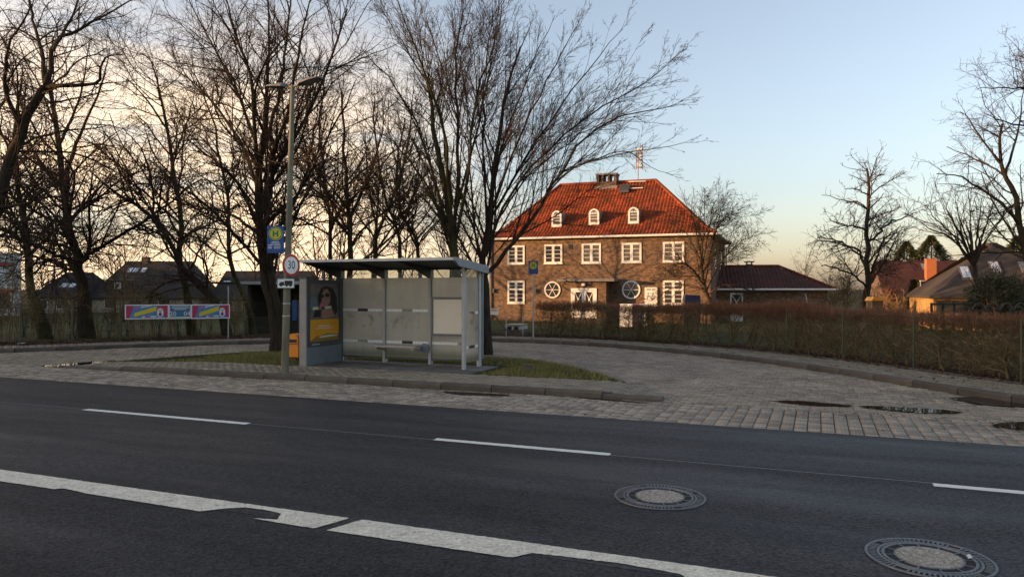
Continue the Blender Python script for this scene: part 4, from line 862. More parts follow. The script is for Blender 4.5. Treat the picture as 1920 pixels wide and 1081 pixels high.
for i, (px, Y, h, m, lab) in enumerate(((1585, 62, 3.6, 'twig_gold', 'golden brown leafless bush left of the lone tree'), (1560, 66, 3.2, 'twig_gold', 'smaller golden bush beyond the annex corner'), (1670, 52, 2.9, 'twig_red', 'reddish leafless bush at foot of the dark red house'), (1645, 50, 2.3, 'twig_red', 'low reddish bush right of the lone tree'), (1625, 58, 2.6, 'twig_olive', 'olive leafless bush behind the lone tree trunk'), (1500, 70, 2.8, 'twig_gold', 'golden bush behind the annex roof'), (1690, 48, 2.0, 'twig_olive', 'low olive bush left of the small conifer'))):
    rg = np.random.default_rng(400 + i); lim = []
    for k in range(14):
        a = rg.uniform(0, 6.28); l = h * rg.uniform(.1, .55); lim.append(([(rg.normal(0, .25), rg.normal(0, .25), 0), (math.cos(a) * l * .5, math.sin(a) * l * .5, h * .45), (math.cos(a) * l, math.sin(a) * l, h * rg.uniform(.7, 1.05))], .03, .01))
    t = make_tree('garden_shrub', lab, lim, [G(3, .42, 20, 60, .18, .08, 5, .6, tmin=.15), G(3.5, .46, 25, 60, .22, .04, 4, .7)], 410 + i, M[m], M[m], base=(0, 0, 0), rmin=.011, flare=False, trunk_n=14, group='leafless garden shrubs on the right', cat='shrub')
    t.location = ((px - CX) * Y / F, Y, -.45)

# ------------------------------------------------------------------ hedge and wire fence on the right
i_end = ray_off(1003, 2.0)[1]
HC = off(2.15)[:i_end + 1]; HN = KN[:i_end + 1]
hedge = thing('hedge', 'clipped leafless hedge with reddish top shoots along the wire fence', 'hedge', (0, 0, 0))
n_ = len(HC)
def hed(n, o0, o1):
    i = rng.integers(0, n_, n); return HC[i] + HN[i] * rng.uniform(o0, o1, n)[:, None] + rng.normal(0, .05, (n, 2)), i
st_i = np.arange(4, n_, 3); Pm, R = [], []
for i in st_i:
    for k in range(2):
        b0 = HC[i] + HN[i] * rng.normal(0, .12) + rng.normal(0, .06, 2); q = [np.array([b0[0], b0[1], .08])]
        d = np.array([rng.normal(0, .25), rng.normal(0, .25), 1.0])
        for j in range(6): d = d + np.r_[rng.normal(0, .16, 2), .1]; d /= np.linalg.norm(d); q.append(q[-1] + d * .19)
        Pm.append(q); R.append(np.linspace(rng.uniform(.016, .032), .007, 7))
Pm, R = np.array(Pm), np.array(R)
V, Q = tubes(Pm, R, 6); link_mesh('stems', np_mesh('stems', V, Q, M['hedge_stem'], smooth=True), hedge)
rg = np.random.default_rng(77)
c1 = child_branches(Pm, R, np.full(len(Pm), 1.15), 15, .42, (.5, 1.3), .18, .05, 5, .5, rg, tmin=.12, rmin=.006)
c2 = child_branches(*c1, 9, .6, (.5, 1.2), .22, .02, 3, .6, rg, rmin=.0045)
for c in (c1, c2): c[0][:, :, 2] = np.minimum(c[0][:, :, 2], 1.22 + .05 * np.sin(c[0][:, :, 0] * 3)); c[0][:, :, 2] = np.maximum(c[0][:, :, 2], .1)
nw = 30000; p, ii = hed(nw, -.32, .32); dn = .55 + .5 * (np.sin(ii * .11) + np.sin(ii * .047 + 1)) * .5 + .25 * (ii < 70); kp_ = rng.uniform(0, 1, nw) < dn; p = p[kp_]; nw = len(p)
z0 = rng.uniform(.12, 1.12, nw); q1 = rng.normal(0, 1, (nw, 3)); q1[:, 2] = np.abs(q1[:, 2]) * .9 + .1; q1 *= (rng.uniform(.06, .16, nw) / np.linalg.norm(q1, axis=1))[:, None]; q2 = q1 * .8 + rng.normal(0, .04, (nw, 3))
s0 = np.c_[p, z0]; PW = np.stack([s0, s0 + q1, s0 + q1 + q2], 1); RW = np.stack([np.full(nw, .0052), np.full(nw, .0045), np.full(nw, .003)], 1); PW[:, :, 2] = np.clip(PW[:, :, 2], .1, 1.24)
V, Q = join([tubes(c1[0], c1[1], 3), tubes(c2[0], c2[1], 3), tubes(PW, RW, 3)]); link_mesh('twigs', np_mesh('twigs', V, Q, M['twig_olive']), hedge, 'stuff')
nt_ = 30000
p, ii = hed(nt_, -.34, .34); z0 = rng.uniform(.98, 1.22, nt_); hh = rng.uniform(.10, .34, nt_) * (0.72 + .28 * np.sin(ii * .07) + .25 * np.sin(ii * .23 + 1) * np.sin(ii * .041))
ln = rng.normal(0, .30, (nt_, 2)) * hh[:, None]
PP = np.stack([np.c_[p, z0], np.c_[p + ln * .4, z0 + hh * .5], np.c_[p + ln, z0 + hh]], 1); RR = np.stack([np.full(nt_, .0042), np.full(nt_, .0036), np.full(nt_, .0025)], 1)
V, Q = tubes(PP, RR, 3); link_mesh('top_shoots', np_mesh('top_shoots', V, Q, M['twig_red']), hedge, 'stuff')
# mesh fence before the hedge
def fence_run(name, label, o_, pxs, i0, i1, h, z, wires, mesh_kind, post_m, pr=.022):
    t = thing(name, label, 'fence'); c = off(o_)[i0:i1]
    for px in pxs:
        r = ray_off(px, o_)
        if r is None: continue
        b = MB().tube([(0, 0, -.2), (0, 0, h + .05)], pr, 8).build('post', post_m, t); b.location = (r[0][0], r[0][1], z)
    for k, hw in enumerate(wires):
        MB().tube([(q[0], q[1], z + hw + .008 * math.sin(j * .4)) for j, q in enumerate(c[::5])], .0028, 4).build('wire', M['wire'], t)
    t2 = np.r_[0, np.cumsum(np.linalg.norm(np.diff(c, axis=0), axis=1))]
    def at(s): return np.stack([np.interp(s, t2, c[:, 0]), np.interp(s, t2, c[:, 1])], -1)
    if mesh_kind == 'link':
        s0 = np.arange(-h, t2[-1], .075); seg = []
        for sgn in (1, -1):
            for s in s0:
                ss = np.clip(np.array([s, s + h / 2, s + h]), 0, t2[-1]); zz = (ss - s); zz = zz if sgn > 0 else h - zz
                seg.append(np.c_[at(ss), z + .04 + zz * .97])
        Pm = np.array(seg); V, Q = tubes(Pm, np.full(Pm.shape[:2], .0010), 3)
    else:
        s0 = np.arange(0, t2[-1], .055); a = at(s0); Pm = np.stack([np.c_[a, np.full(len(a), z + .04)], np.c_[a, np.full(len(a), z + h)]], 1); V, Q = tubes(Pm, np.full(Pm.shape[:2], .0022), 3)
    link_mesh('wire_mesh', np_mesh('wire_mesh', V, Q, M['wire']), t, 'stuff'); return t
fence_run('wire_fence', 'low green wire fence with round posts in front of the hedge', 1.62, [1130, 1318, 1475, 1580, 1713, 1915, 2100], 40, i_end, 1.12, .1, (.58, 1.10), 'link', M['post_green'], .018)
i_g = ray_off(905, 1.6)[1]
fence_run('mesh_fence', 'thin bar mesh fence between the left trees and the lane', 1.62, [-60, 38, 135, 225, 330, 457, 560, 660, 760, 860], i_g, len(KF), 1.22, .1, (.35, .75, 1.2), 'bar', M['post_green'])

# gate and signs by the brick house
g0, g1 = ray_off(913, 1.65)[0], ray_off(1000, 1.65)[0]
t = thing('wire_gate', 'wire mesh gate with a diagonal strut left of the hedge', 'gate', (0, 0, .1))
for q, m, h in ((g0, 'post_grey', 1.28), (g1, 'black', 1.15)): MB().tube([(q[0], q[1], -.2), (q[0], q[1], h)], .03, 8).build('post', M[m], t)
ga, gb = np.array(g0), np.array(g1); gl = lambda k: ga + (gb - ga) * k
MB().beam((*gl(.02), 1.0), (*gl(.5), .08), .035, .035).build('strut', M['black'], t)
for k in (.42, .78): MB().tube([(*gl(k), -.1), (*gl(k), .75)], .015, 6).build('bar', M['post_grey'], t)
seg = [np.array([[*gl(k), .06], [*gl(k), .95]]) for k in np.linspace(0, 1, 30)] + [np.array([[*ga, z], [*gb, z]]) for z in np.linspace(.1, .95, 8)]
V, Q = tubes(np.array(seg), np.full((len(seg), 2), .002), 3); link_mesh('wire_mesh', np_mesh('wire_mesh', V, Q, M['wire']), t, 'stuff')
q = gl(.17); t = thing('notice_sign', 'small white notice sign hung on the wire gate', 'sign', (q[0] - .02, q[1] - .05, .1 + .88), math.atan2(gb[1] - ga[1], gb[0] - ga[0]))
MB().prism([(-.18, -.02), (-.15, -.12), (.15, -.12), (.18, -.02), (.18, .10), (-.18, .10)], -.006, .006, 'y').build('plate', M['white'], t)
MB().box(-.13, .13, -.010, -.0065, .045, .062).box(-.08, .08, -.010, -.0065, .01, .025).build('print', M['sign_red'], t)
q = ray_off(968, 5.5)[0]; t = thing('pallet', 'pale wooden pallet standing low behind the wire gate', 'pallet', (q[0], q[1], -.02), TH)
for z in (.27, .34): MB().box(-.34, .34, -.4, .4, z, z + .022).build('board', M['bench_wood'], t)
for x in (-.30, 0, .30): MB().box(x - .05, x + .05, -.4, .4, .16, .27).build('block', M['bench_wood'], t)
MB().box(-.36, .36, -.42, .42, -.25, .16).build('base', M['kerb'], t)

def h_sign(parent, cx, cz, w, h, y=0.0):
    MB().cbox(cx - w / 2, cx + w / 2, y - .012, y + .012, cz - h / 2, cz + h / 2, .004).build('panel', M['sign_blue'], parent)
    r = w * .41; zc = cz + h / 2 - r - w * .07
    for rr, m, d in ((r, 'sign_yellow', .0135), (r * .93, 'sign_green', .0150), (r * .80, 'sign_yellow', .0165)):
        for sg in (1, -1): MB().prism([(cx + rr * math.cos(a), zc + rr * math.sin(a)) for a in np.arange(0, 6.283, .2)], y - sg * d, y - sg * (d - .0012), 'y').build('disc', M[m], parent)
    b = MB(); k = r * .42; e = r * .13
    for sg in (1, -1):
        y0, y1 = sorted((y - sg * .0168, y - sg * .0185))
        b.box(cx - k, cx - k + 2 * e, y0, y1, zc - k * 1.15, zc + k * 1.15).box(cx + k - 2 * e, cx + k, y0, y1, zc - k * 1.15, zc + k * 1.15).box(cx - k + 2 * e, cx + k - 2 * e, y0, y1, zc - e, zc + e)
    b.build('letter', M['sign_green'], parent); return zc - r
q = ray_off(1000, 1.05)[0]; t = thing('bus_stop_sign', 'small blue bus stop sign with yellow H on thin white pole by the gate', 'sign', (q[0], q[1], .1), math.radians(-8))
MB().tube([(0, 0, -.2), (0, 0, 2.2)], .024, 10).build('pole', M['post_grey'], t)
h_sign(t, .0, 2.42, .33, .46)

# ------------------------------------------------------------------ brick house
HT = math.atan(-0.35 / 0.937); D_ = 48.97
hu = np.array([.937, -.35]); hn = np.array([.35, .937]); FL = np.array([-1.59, 52.85])
def hZ(px): t = (px - CX) / F; return D_ / (.35 * t + .937)
def hs(px): t = (px - CX) / F; return (t * hZ(px) - FL[0]) / .937
def hz(px, py): return EYE - (py - CY) / F * hZ(px) + .45
house = thing('brick_house', 'two storey brown brick house with red tiled hip roof and white windows', 'house', (FL[0], FL[1], -.45), HT)
WL, WD, EV = 15.2, 10.9, 5.75
# openings on the front: (x0, x1, z0, z1)
ups = [(hs(a), hs(b), hz((a + b) / 2, yb), hz((a + b) / 2, yt)) for a, b, yt, yb in ((952, 984, 460, 495), (1020.5, 1054.5, 458, 494), (1091, 1127, 456, 493.5), (1166, 1203, 455, 492), (1243, 1283, 453, 491))]
los = [(hs(952), hs(984), hz(968, 568.5), hz(968, 526)), (hs(1243), hs(1282), hz(1262, 571), hz(1262, 525.5))]
MB().box(0, WL, 0, WD, 0, EV).build('wall', M['brick'], house)
def win(parent, x0, x1, z0, z1, rows, transom=None, y=0.0, m='pane', curtain=False):
    b = MB(); w, h = x1 - x0, z1 - z0; fr = .13
    b.box(x0, x0 + fr, y - .05, y + .02, z0, z1).box(x1 - fr, x1, y - .05, y + .02, z0, z1).box(x0 + fr, x1 - fr, y - .05, y + .02, z0, z0 + fr).box(x0 + fr, x1 - fr, y - .05, y + .02, z1 - fr, z1)
    xm = (x0 + x1) / 2; b.box(xm - .09, xm + .09, y - .045, y + .02, z0 + fr, z1 - fr)
    zt = None
    if transom: zt = z0 + h * transom; b.box(x0 + fr, xm - .09, y - .043, y + .02, zt - .06, zt + .06).box(xm + .09, x1 - fr, y - .043, y + .02, zt - .06, zt + .06)
    def bars(a, c, n):
        for k in range(1, n):
            z = a + (c - a) * k / n
            b.box(x0 + fr, xm - .09, y - .036, y + .0, z - .016, z + .016).box(xm + .09, x1 - fr, y - .036, y + .0, z - .016, z + .016)
    if zt: bars(z0 + fr, zt - .06, 3); bars(zt + .06, z1 - fr, 2)
    else: bars(z0 + fr, z1 - fr, rows)
    b.box(x0 - .04, x1 + .04, y - .09, y - .051, z0 - .04, z0 + .0)
    o = b.build('window', M['white'], parent)
    for a, c in ((x0 + fr, xm - .09), (xm + .09, x1 - fr)): MB().box(a, c, y - .028, y - .004, z0 + fr, z1 - fr).build('pane', M['pane_curtain' if curtain else 'pane'], o)
    return o
for k, w in enumerate(ups): win(house, *w, 4, curtain=k >= 2)
for w in los: win(house, *w, 5, .62)
def ringpts(cx, cz, r, n=40): return [(cx + r * math.cos(a), cz + r * math.sin(a)) for a in np.arange(n) * 2 * math.pi / n]
for px, py, rp in ((1036, 543, 15.5), (1183.5, 543, 17)):
    cx, cz, r = hs(px), hz(px, py), rp * hZ(px) / F / .98
    b = MB(); n = 40; A, B_ = ringpts(cx, cz, r), ringpts(cx, cz, r - .10)
    b.add([(p[0], -.06, p[1]) for p in A] + [(p[0], -.06, p[1]) for p in B_] + [(p[0], .02, p[1]) for p in A] + [(p[0], .02, p[1]) for p in B_],
          [f for i in range(n) for j in [(i + 1) % n] for f in ((i, j, n + j, n + i), (i, 2 * n + i, 2 * n + j, j), (n + i, n + j, 3 * n + j, 3 * n + i))])
    for a in (0, math.pi / 3, 2 * math.pi / 3): b.beam((cx - math.cos(a) * r * .93, -.035, cz - math.sin(a) * r * .93), (cx + math.cos(a) * r * .93, -.035, cz + math.sin(a) * r * .93), .035, .03, (0, 1, 0))
    o = b.build('round_window', M['white'], house); MB().prism(ringpts(cx, cz, r - .1), -.02, -.004, 'y').build('pane', M['pane'], o)
# porch with double door
x0, x1 = hs(1062) , hs(1143); zc = hz(1100, 527)
MB().box(x0, x1, -1.0, -.003, 0, zc - .02).build('porch', M['brick'], house)
MB().cbox(hs(1058) - .1, hs(1158) + .1, -1.35, -.004, zc - .02, zc + .16, .03).build('porch_canopy', M['lead'], house)
dx0, dx1, dz1 = hs(1077) + .05, hs(1124.5) + .05, hz(1100, 540)
b = MB(); y = -1.0
b.box(dx0, dx0 + .13, y - .05, y + .02, .3, dz1).box(dx1 - .13, dx1, y - .05, y + .02, .3, dz1).box(dx0 + .13, dx1 - .13, y - .05, y + .02, dz1 - .13, dz1)
b.build('door_frame', M['white'], house)
xm = (dx0 + dx1) / 2
for a, c in ((dx0 + .135, xm - .008), (xm + .008, dx1 - .135)):
    d = MB(); d.box(a, a + .13, y - .04, y - .003, .32, dz1 - .14).box(c - .13, c, y - .04, y - .003, .32, dz1 - .14).box(a + .13, c - .13, y - .04, y - .003, dz1 - .26, dz1 - .14).box(a + .13, c - .13, y - .04, y - .003, .32, 1.05)
    d.beam((a + .13, y - .03, 1.05), (c - .13, y - .03, dz1 - .26), .04, .02, (0, 1, 0)).beam((c - .13, y - .034, 1.05), (a + .13, y - .034, dz1 - .26), .04, .02, (0, 1, 0))
    mx, mz = (a + c) / 2, (1.05 + dz1 - .26) / 2; d.prism(ringpts(mx, mz, .07, 12), y - .055, y - .02, 'y')
    o = d.build('door', M['white'], house); MB().box(a + .13, c - .13, y - .012, y - .004, 1.05, dz1 - .26).build('pane', M['pane'], o)
MB().box(xm - .12, xm + .12, -1.2, -1.01, dz1 + .16, dz1 + .30).build('porch_lamp', M['white'], house)
MB().box(x0 - .2, x1 + .2, -2.0, -1.003, -.1, .28).build('step', M['kerb'], house)
MB().box(hs(1066), hs(1073), -.03, .0, hz(1069, 467), hz(1069, 458)).build('vent', M['black'], house)
for px in (916.5 + 10, 1005, 1160): MB().box(hs(px) - .06, hs(px) + .06, -.16, -.002, hz(px, 549), hz(px, 541)).build('wall_lamp', M['iron'], house)
for yy in (2.6, 7.0):
    b = MB(); b.box(WL + .002, WL + .05, yy - .55, yy + .55, 3.6, 4.9); o = b.build('window', M['white'], house); MB().box(WL + .051, WL + .06, yy - .42, yy + .42, 3.72, 4.78).build('pane', M['pane'], o)
# roof of pantiles
OV = .38; RY = WD / 2; RZ = 10.05; RX0, RX1 = 3.6, 10.8
run = RY + OV; rise = RZ - (EV - .02)
def prof(d): return np.where(d < 1.0, d * .50, .50 + (d - 1.0) * (rise - .50) / (run - 1.0))
def tiled(xa, xb, toplo, tophi, place, run_, m, name, parent, tw=.235, rows=22, prof_=None, lift=.035, wave=.042):
    pf = prof_ or prof; cols = int((xb - xa) / tw * 5); xs = np.linspace(xa, xb, cols + 1); dd = np.linspace(0, run_, rows + 1)
    V, Q = [], []; n = len(xs)
    for r in range(rows):
        for e in (0, 1):
            d = dd[r + e]; zz = pf(np.array(d)) + (lift if e == 0 else 0.004) + wave * np.sin(xs / tw * 2 * math.pi) + .006 * np.sin(xs * 3.1 + r); V.append(np.stack([xs, np.full(n, d), zz], 1))
    V = np.vstack(V)
    for r in range(2 * rows - 1):
        i = np.arange(n - 1); a = r * n + i; f = np.stack([a, a + 1, a + n + 1, a + n], 1)
        dm = dd[(r + 1) // 2] if r % 2 else (dd[r // 2] + dd[r // 2 + 1]) / 2
        xl = lerp(xa, toplo, dm / run_); xr = lerp(xb, tophi, dm / run_); xm_ = (xs[:-1] + xs[1:]) / 2
        Q.append(f[(xm_ > xl) & (xm_ < xr)])
    return link_mesh(name, np_mesh(name, place(V), np.vstack(Q), m, smooth=False), parent)
z_e = EV - .02
tiled(-OV, WL + OV, RX0, RX1, lambda V: np.stack([V[:, 0], -OV + V[:, 1], z_e + V[:, 2]], 1), run, M['tile_red'], 'roof', house)
tiled(-OV, WL + OV, RX0, RX1, lambda V: np.stack([V[:, 0], WD + OV - V[:, 1], z_e + V[:, 2]], 1), run, M['tile_red'], 'roof', house, tw=.47)
prs = lambda R_: (lambda d: np.where(d < 1.0, d * .50, .50 + (d - 1.0) * (rise - .50) / (R_ - 1.0)))
rr_ = WL + OV - RX1; tiled(-OV, WD + OV, RY - .02, RY + .02, lambda V: np.stack([WL + OV - V[:, 1], V[:, 0], z_e + V[:, 2]], 1), rr_, M['tile_red'], 'roof', house, prof_=prs(rr_))
rl_ = RX0 + OV; tiled(-OV, WD + OV, RY - .02, RY + .02, lambda V: np.stack([-OV + V[:, 1], V[:, 0], z_e + V[:, 2]], 1), rl_, M['tile_red'], 'roof', house, prof_=prs(rl_))
b = MB()
def hip(xe, ye, xt, R_):
    pts = []
    for k in np.linspace(0, 1, 12): d = k * run; pts.append((lerp(xe, xt, k), lerp(ye, RY, k), z_e + float(lerp(prof(np.array(d)), prs(R_)(np.array(k * R_)), .5)) + .06))
    b.tube(pts, .11, 7)
hip(WL + OV, -OV, RX1, rr_); hip(-OV, -OV, RX0, rl_); hip(WL + OV, WD + OV, RX1, rr_); hip(-OV, WD + OV, RX0, rl_)
b.tube([(RX0, RY, RZ + .05), (RX1, RY, RZ + .05)], .12, 8); b.build('ridge_tiles', M['tile_red'], house)
MB().box(-OV + .02, WL + OV - .02, -OV + .02, WD + OV - .02, EV - .10, EV - .03).build('soffit', M['white'], house)
b = MB()
for a, c in (((-OV - .06, -OV - .06), (WL + OV + .06, -OV - .06)), ((WL + OV + .06, -OV - .06), (WL + OV + .06, WD + OV))): b.tube([(*a, EV - .05), (*c, EV - .05)], .075, 8)
b.build('gutter', M['white'], house)
MB().tube([(WL + OV, WD + OV - .1, EV - .1), (WL + .1, WD - .1, EV - .5), (WL + .1, WD - .1, 0)], .05, 8).build('downpipe', M['lead'], house)
MB().tube([(.12, -.08, 0), (.12, -.08, EV - .1)], .045, 8).build('downpipe', M['lead'], house)
def roof_at(px, py):                                        # place on the front slope seen at a pixel
    best = None
    for d in np.linspace(0, run, 400):
        t_ = (px - CX) / F; c = FL + hn * (-OV + d); x = (t_ * c[1] - c[0]) / (hu[0] - t_ * hu[1]); w = c + hu * x; z = z_e + float(prof(np.array(d))) - .45
        e = abs(CY - (z - EYE) * F / w[1] - py)
        if best is None or e < best[0]: best = (e, x, -OV + d, z + .45)
    return best[1:]
for px, yb, yt in ((1044.5, 424, 394), (1114.5, 420, 391), (1188.5, 418, 388.5)):
    x, y, z = roof_at(px, yb); k = 53 / F; w = 9.6 * k; h = (yb - yt) * k; y -= .1; z -= .05
    arch = [(x - w, z), (x + w, z), (x + w, z + h - w)] + [(x + w * math.cos(a), z + h - w + w * math.sin(a)) for a in np.linspace(.25, math.pi - .25, 8)] + [(x - w, z + h - w)]
    ins = [(x + (p[0] - x) * .66, z + .17 + (p[1] - z) * .76) for p in arch]
    body = MB(); body.prism([(x + (p[0] - x) * .97, z + (p[1] - z) * .985) for p in arch], y + .03, y + 1.7, 'y'); dm = body.build('dormer', M['lead'], house)
    b = MB(); n = len(arch); b.add([(p[0], y - .04, p[1]) for p in arch] + [(p[0], y - .04, p[1]) for p in ins] + [(p[0], y + .03, p[1]) for p in arch] + [(p[0], y + .03, p[1]) for p in ins],
        [f for i in range(n) for j in [(i + 1) % n] for f in ((i, j, n + j, n + i), (i, 2 * n + i, 2 * n + j, j), (n + i, n + j, 3 * n + j, 3 * n + i))])
    for q in (.36, .54): b.box(x - w * .66, x + w * .66, y - .03, y + .02, z + h * q - .015, z + h * q + .015)
    b.box(x - w * .66, x + w * .66, y - .035, y + .02, z + h * .70 - .03, z + h * .70 + .03)
    for a in (.9, 2.24): b.beam((x, y - .02, z + h * .70), (x + math.cos(a) * w * .62, y - .02, z + h * .70 + math.sin(a) * w * .45), .03, .03, (0, 1, 0))
    b.build('frame', M['white'], dm); MB().prism(ins, y - .012, y + .028, 'y').build('pane', M['pane_curtain'], dm)
# chimney, hatch, ladder hooks, antenna
def at_ridge(px): t_ = (px - CX) / F; c = FL + hn * RY; return (t_ * c[1] - c[0]) / (hu[0] - t_ * hu[1])
xa, xb = at_ridge(1121), at_ridge(1158); zt = 1.8 + (CY - 323) * 54.6 / F + .45; zb = RZ - .5; zm = zt - .62
ch = MB().box(xa, xb, RY - .45, RY + .45, zb, zm).build('chimney', M['brick_dark'], house)
b = MB()
for a in (0, .31, .62, 1): x = lerp(xa, xb, a); w = .18 if a in (0, 1) else .13; xx = x if a == 0 else (x - w if a == 1 else x - w / 2); b.box(xx, xx + w, RY - .44, RY + .44, zm + .003, zt - .12)
b.build('pillars', M['brick_dark'], ch); MB().box(xa - .06, xb + .06, RY - .5, RY + .5, zt - .117, zt).build('cap', M['lead'], ch)
MB().box(xa - .1, xb + .1, RY - .62, RY - .452, zb - .12, zb + .22).build('flashing', M['lead'], ch)
x, y, z = roof_at(1171, 360); MB().add([(x - .36, y - .3, z - .06), (x + .36, y - .3, z - .06), (x + .36, y + .3, z + .42), (x - .36, y + .3, z + .42), (x - .36, y - .3, z + .12), (x + .36, y - .3, z + .12), (x + .36, y + .3, z + .60), (x - .36, y + .3, z + .60)], [(0, 3, 2, 1), (4, 5, 6, 7), (0, 1, 5, 4), (1, 2, 6, 5), (2, 3, 7, 6), (3, 0, 4, 7)]).build('roof_hatch', M['roof_dark'], house)
for pa, pb, py in ((1179, 1211, 344.5), (1178, 1206, 357)):
    x, y, z = roof_at(pa, py); x2, y2, z2 = roof_at(pb, py - 1); MB().beam((x, y - .1, z + .14), (x2, y2 - .1, z2 + .14), .05, .05).build('step_rail', M['white'], house)
xr = at_ridge(1196.5); mt = 1.8 + (CY - 268) * 54.2 / F + .45
an = MB().tube([(xr, RY, RZ - .1), (xr, RY, mt - .5)], .035, 8).build('antenna_mast', M['antenna'], house)
b = MB(); b.beam((xr - .08, RY - .2, mt - 1.85), (xr - .08, RY - .2, mt - .35), .06, .06).beam((xr + .26, RY + .25, mt - 1.85), (xr + .26, RY + .25, mt), .06, .06); b.build('antenna_rail', M['antenna'], an)
for k in range(6): zz = mt - 1.75 + k * .27; MB().box(xr - .13, xr + .26, RY + .15, RY + .20, zz, zz + .13).build('antenna_element', M['white' if k % 2 else 'antenna'], an)
# objects at the house front
x = hs(1221); t = thing('notice_board', 'white notice board with pictures beside the right round window', 'board', (*(FL + hu * x - hn * .08), 0), HT)
z0, z1 = hz(1221, 566), hz(1221, 538.5); MB().box(-.41, .41, -.03, .06, z0 - .45 - .3, z1 - .45).build('panel', M['white'], t)
for k in range(9): a, c = random.uniform(-.32, .32), random.uniform(z0 + .1, z1 - .35) - .45; MB().prism([(a + .05 * math.cos(q) * random.uniform(.5, 1.3), c + .07 * math.sin(q) * random.uniform(.5, 1.3)) for q in np.arange(0, 6.2, .8)], -.034, -.0305, 'y').build('print', M[random.choice(['blue_paint', 'sign_green', 'ochre', 'case_dark'])], t)
MB().box(-.28, .0, -.034, -.0305, z1 - .45 - .17, z1 - .45 - .1).box(.06, .3, -.034, -.0305, z1 - .45 - .17, z1 - .45 - .1).build('print', M['case_dark'], t)
for i, (px, m, w, lab) in enumerate(((1175, 'clad_white', .8, 'pale grey sheet leaning behind the hedge under right round window'), (1193, 'pink', .35, 'pink sheet standing behind the hedge under right round window'), (1206, 'white', .5, 'white sheet standing behind hedge below the notice board'))):
    p = P(px, 575, 44); o = MB().cbox(-w / 2, w / 2, -.04, .04, 0, 1.35, .02).build('display_panel', M[m]); o.location = (p[0], 44, -.45); o.rotation_euler = (.08, 0, HT); tag(o, lab, 'panel')
p = P(1297, 550, 45.5); o = MB().prism([(-.5, 0), (.5, 0), (.46, .36), (-.42, .40)], -.3, .3, 'y').build('covered_stack', M['navy']); o.location = (p[0], 45.6, 1.02); tag(o, 'dark blue covered stack at the right corner of the house', 'cover')
MB().box(-.48, .48, -.28, .28, -1.47, -.003).build('base', M['timber_dark'], o)

# annex
AY = 51.5; a0 = P(1330, 540, AY); a1 = P(1560, 540, 50.0)
au = np.array([a1[0] - a0[0], a1[1] - a0[1]]); AL = np.linalg.norm(au); AT = math.atan2(au[1], au[0]); au /= AL; av = np.array([-au[1], au[0]])
annex = thing('annex_house', 'low brick annex with brown tiled roof right of the brick house', 'house', (a0[0], a0[1], -.45), AT)
MB().box(-.8, AL - .3, 0.0, 6.2, 0, 2.2).build('wall', M['brick'], annex)
ap = lambda d: d * .52
tiled(-1.6, AL + .1, -1.0, AL - 3.1, lambda V: np.stack([V[:, 0], -.4 + V[:, 1], 2.2 + V[:, 2]], 1), 3.1, M['tile_brown'], 'roof', annex, tw=.26, rows=10, prof_=ap)
tiled(-1.6, AL + .1, -1.0, AL - 3.1, lambda V: np.stack([V[:, 0], 6.6 - V[:, 1], 2.2 + V[:, 2]], 1), 3.9, M['tile_brown'], 'roof', annex, tw=.5, rows=8, prof_=lambda d: d * .52 * 3.1 / 3.9)
tiled(-.4, 6.6, 2.68, 2.72, lambda V: np.stack([AL + .1 - V[:, 1], V[:, 0], 2.2 + V[:, 2]], 1), 3.1, M['tile_brown'], 'roof', annex, tw=.26, rows=10, prof_=ap)
b = MB(); b.tube([(-1.0, 2.7, 3.86), (AL - 3.0, 2.7, 3.86)], .1, 7).tube([(AL - 3.0, 2.7, 3.86), (AL + .1, -.4, 2.26)], .09, 7).build('ridge_tiles', M['tile_red'], annex)
MB().tube([(-1.6, -.46, 2.18), (AL + .15, -.46, 2.18)], .07, 8).build('gutter', M['white'], annex)
MB().box(-1.5, AL + .05, -.35, 6.5, 2.12, 2.19).build('soffit', M['white'], annex)
def ax(px): t_ = (px - CX) / F; return (t_ * a0[1] - a0[0]) / (au[0] - t_ * au[1])
d0, d1 = ax(1369), ax(1393); b = MB().box(d0, d0 + .1, -.06, -.002, 0, 1.95).box(d1 - .1, d1, -.06, -.002, 0, 1.95).box(d0 + .1, d1 - .1, -.06, -.002, 1.83, 1.95).box(d0 + .1, d1 - .1, -.05, -.002, 0, .75)
b.beam((d0 + .1, -.04, .75), (d1 - .1, -.04, 1.83), .05, .03, (0, 1, 0)).beam((d1 - .1, -.044, .75), (d0 + .1, -.044, 1.83), .05, .03, (0, 1, 0))
o = b.build('door', M['white'], annex); MB().box(d0 + .1, d1 - .1, -.02, -.003, .75, 1.83).build('pane', M['pane'], o)
MB().box(ax(1503), ax(1512), -.04, -.002, .4, 2.0).build('side_door', M['case_dark'], annex); MB().beam((ax(1510), -.06, 1.9), (ax(1514), -.06, 1.2), .05, .03, (0, 1, 0)).build('handrail', M['white'], annex)
xc = ax(1414); o = MB().box(xc - .22, xc + .22, 2.5, 2.94, 3.4, 4.0).build('chimney', M['brick_dark'], annex); MB().box(xc - .32, xc + .32, 2.42, 3.02, 4.12, 4.2).box(xc - .2, xc - .14, 2.55, 2.9, 4.003, 4.117).box(xc + .14, xc + .2, 2.55, 2.9, 4.003, 4.117).build('cap', M['lead'], o)

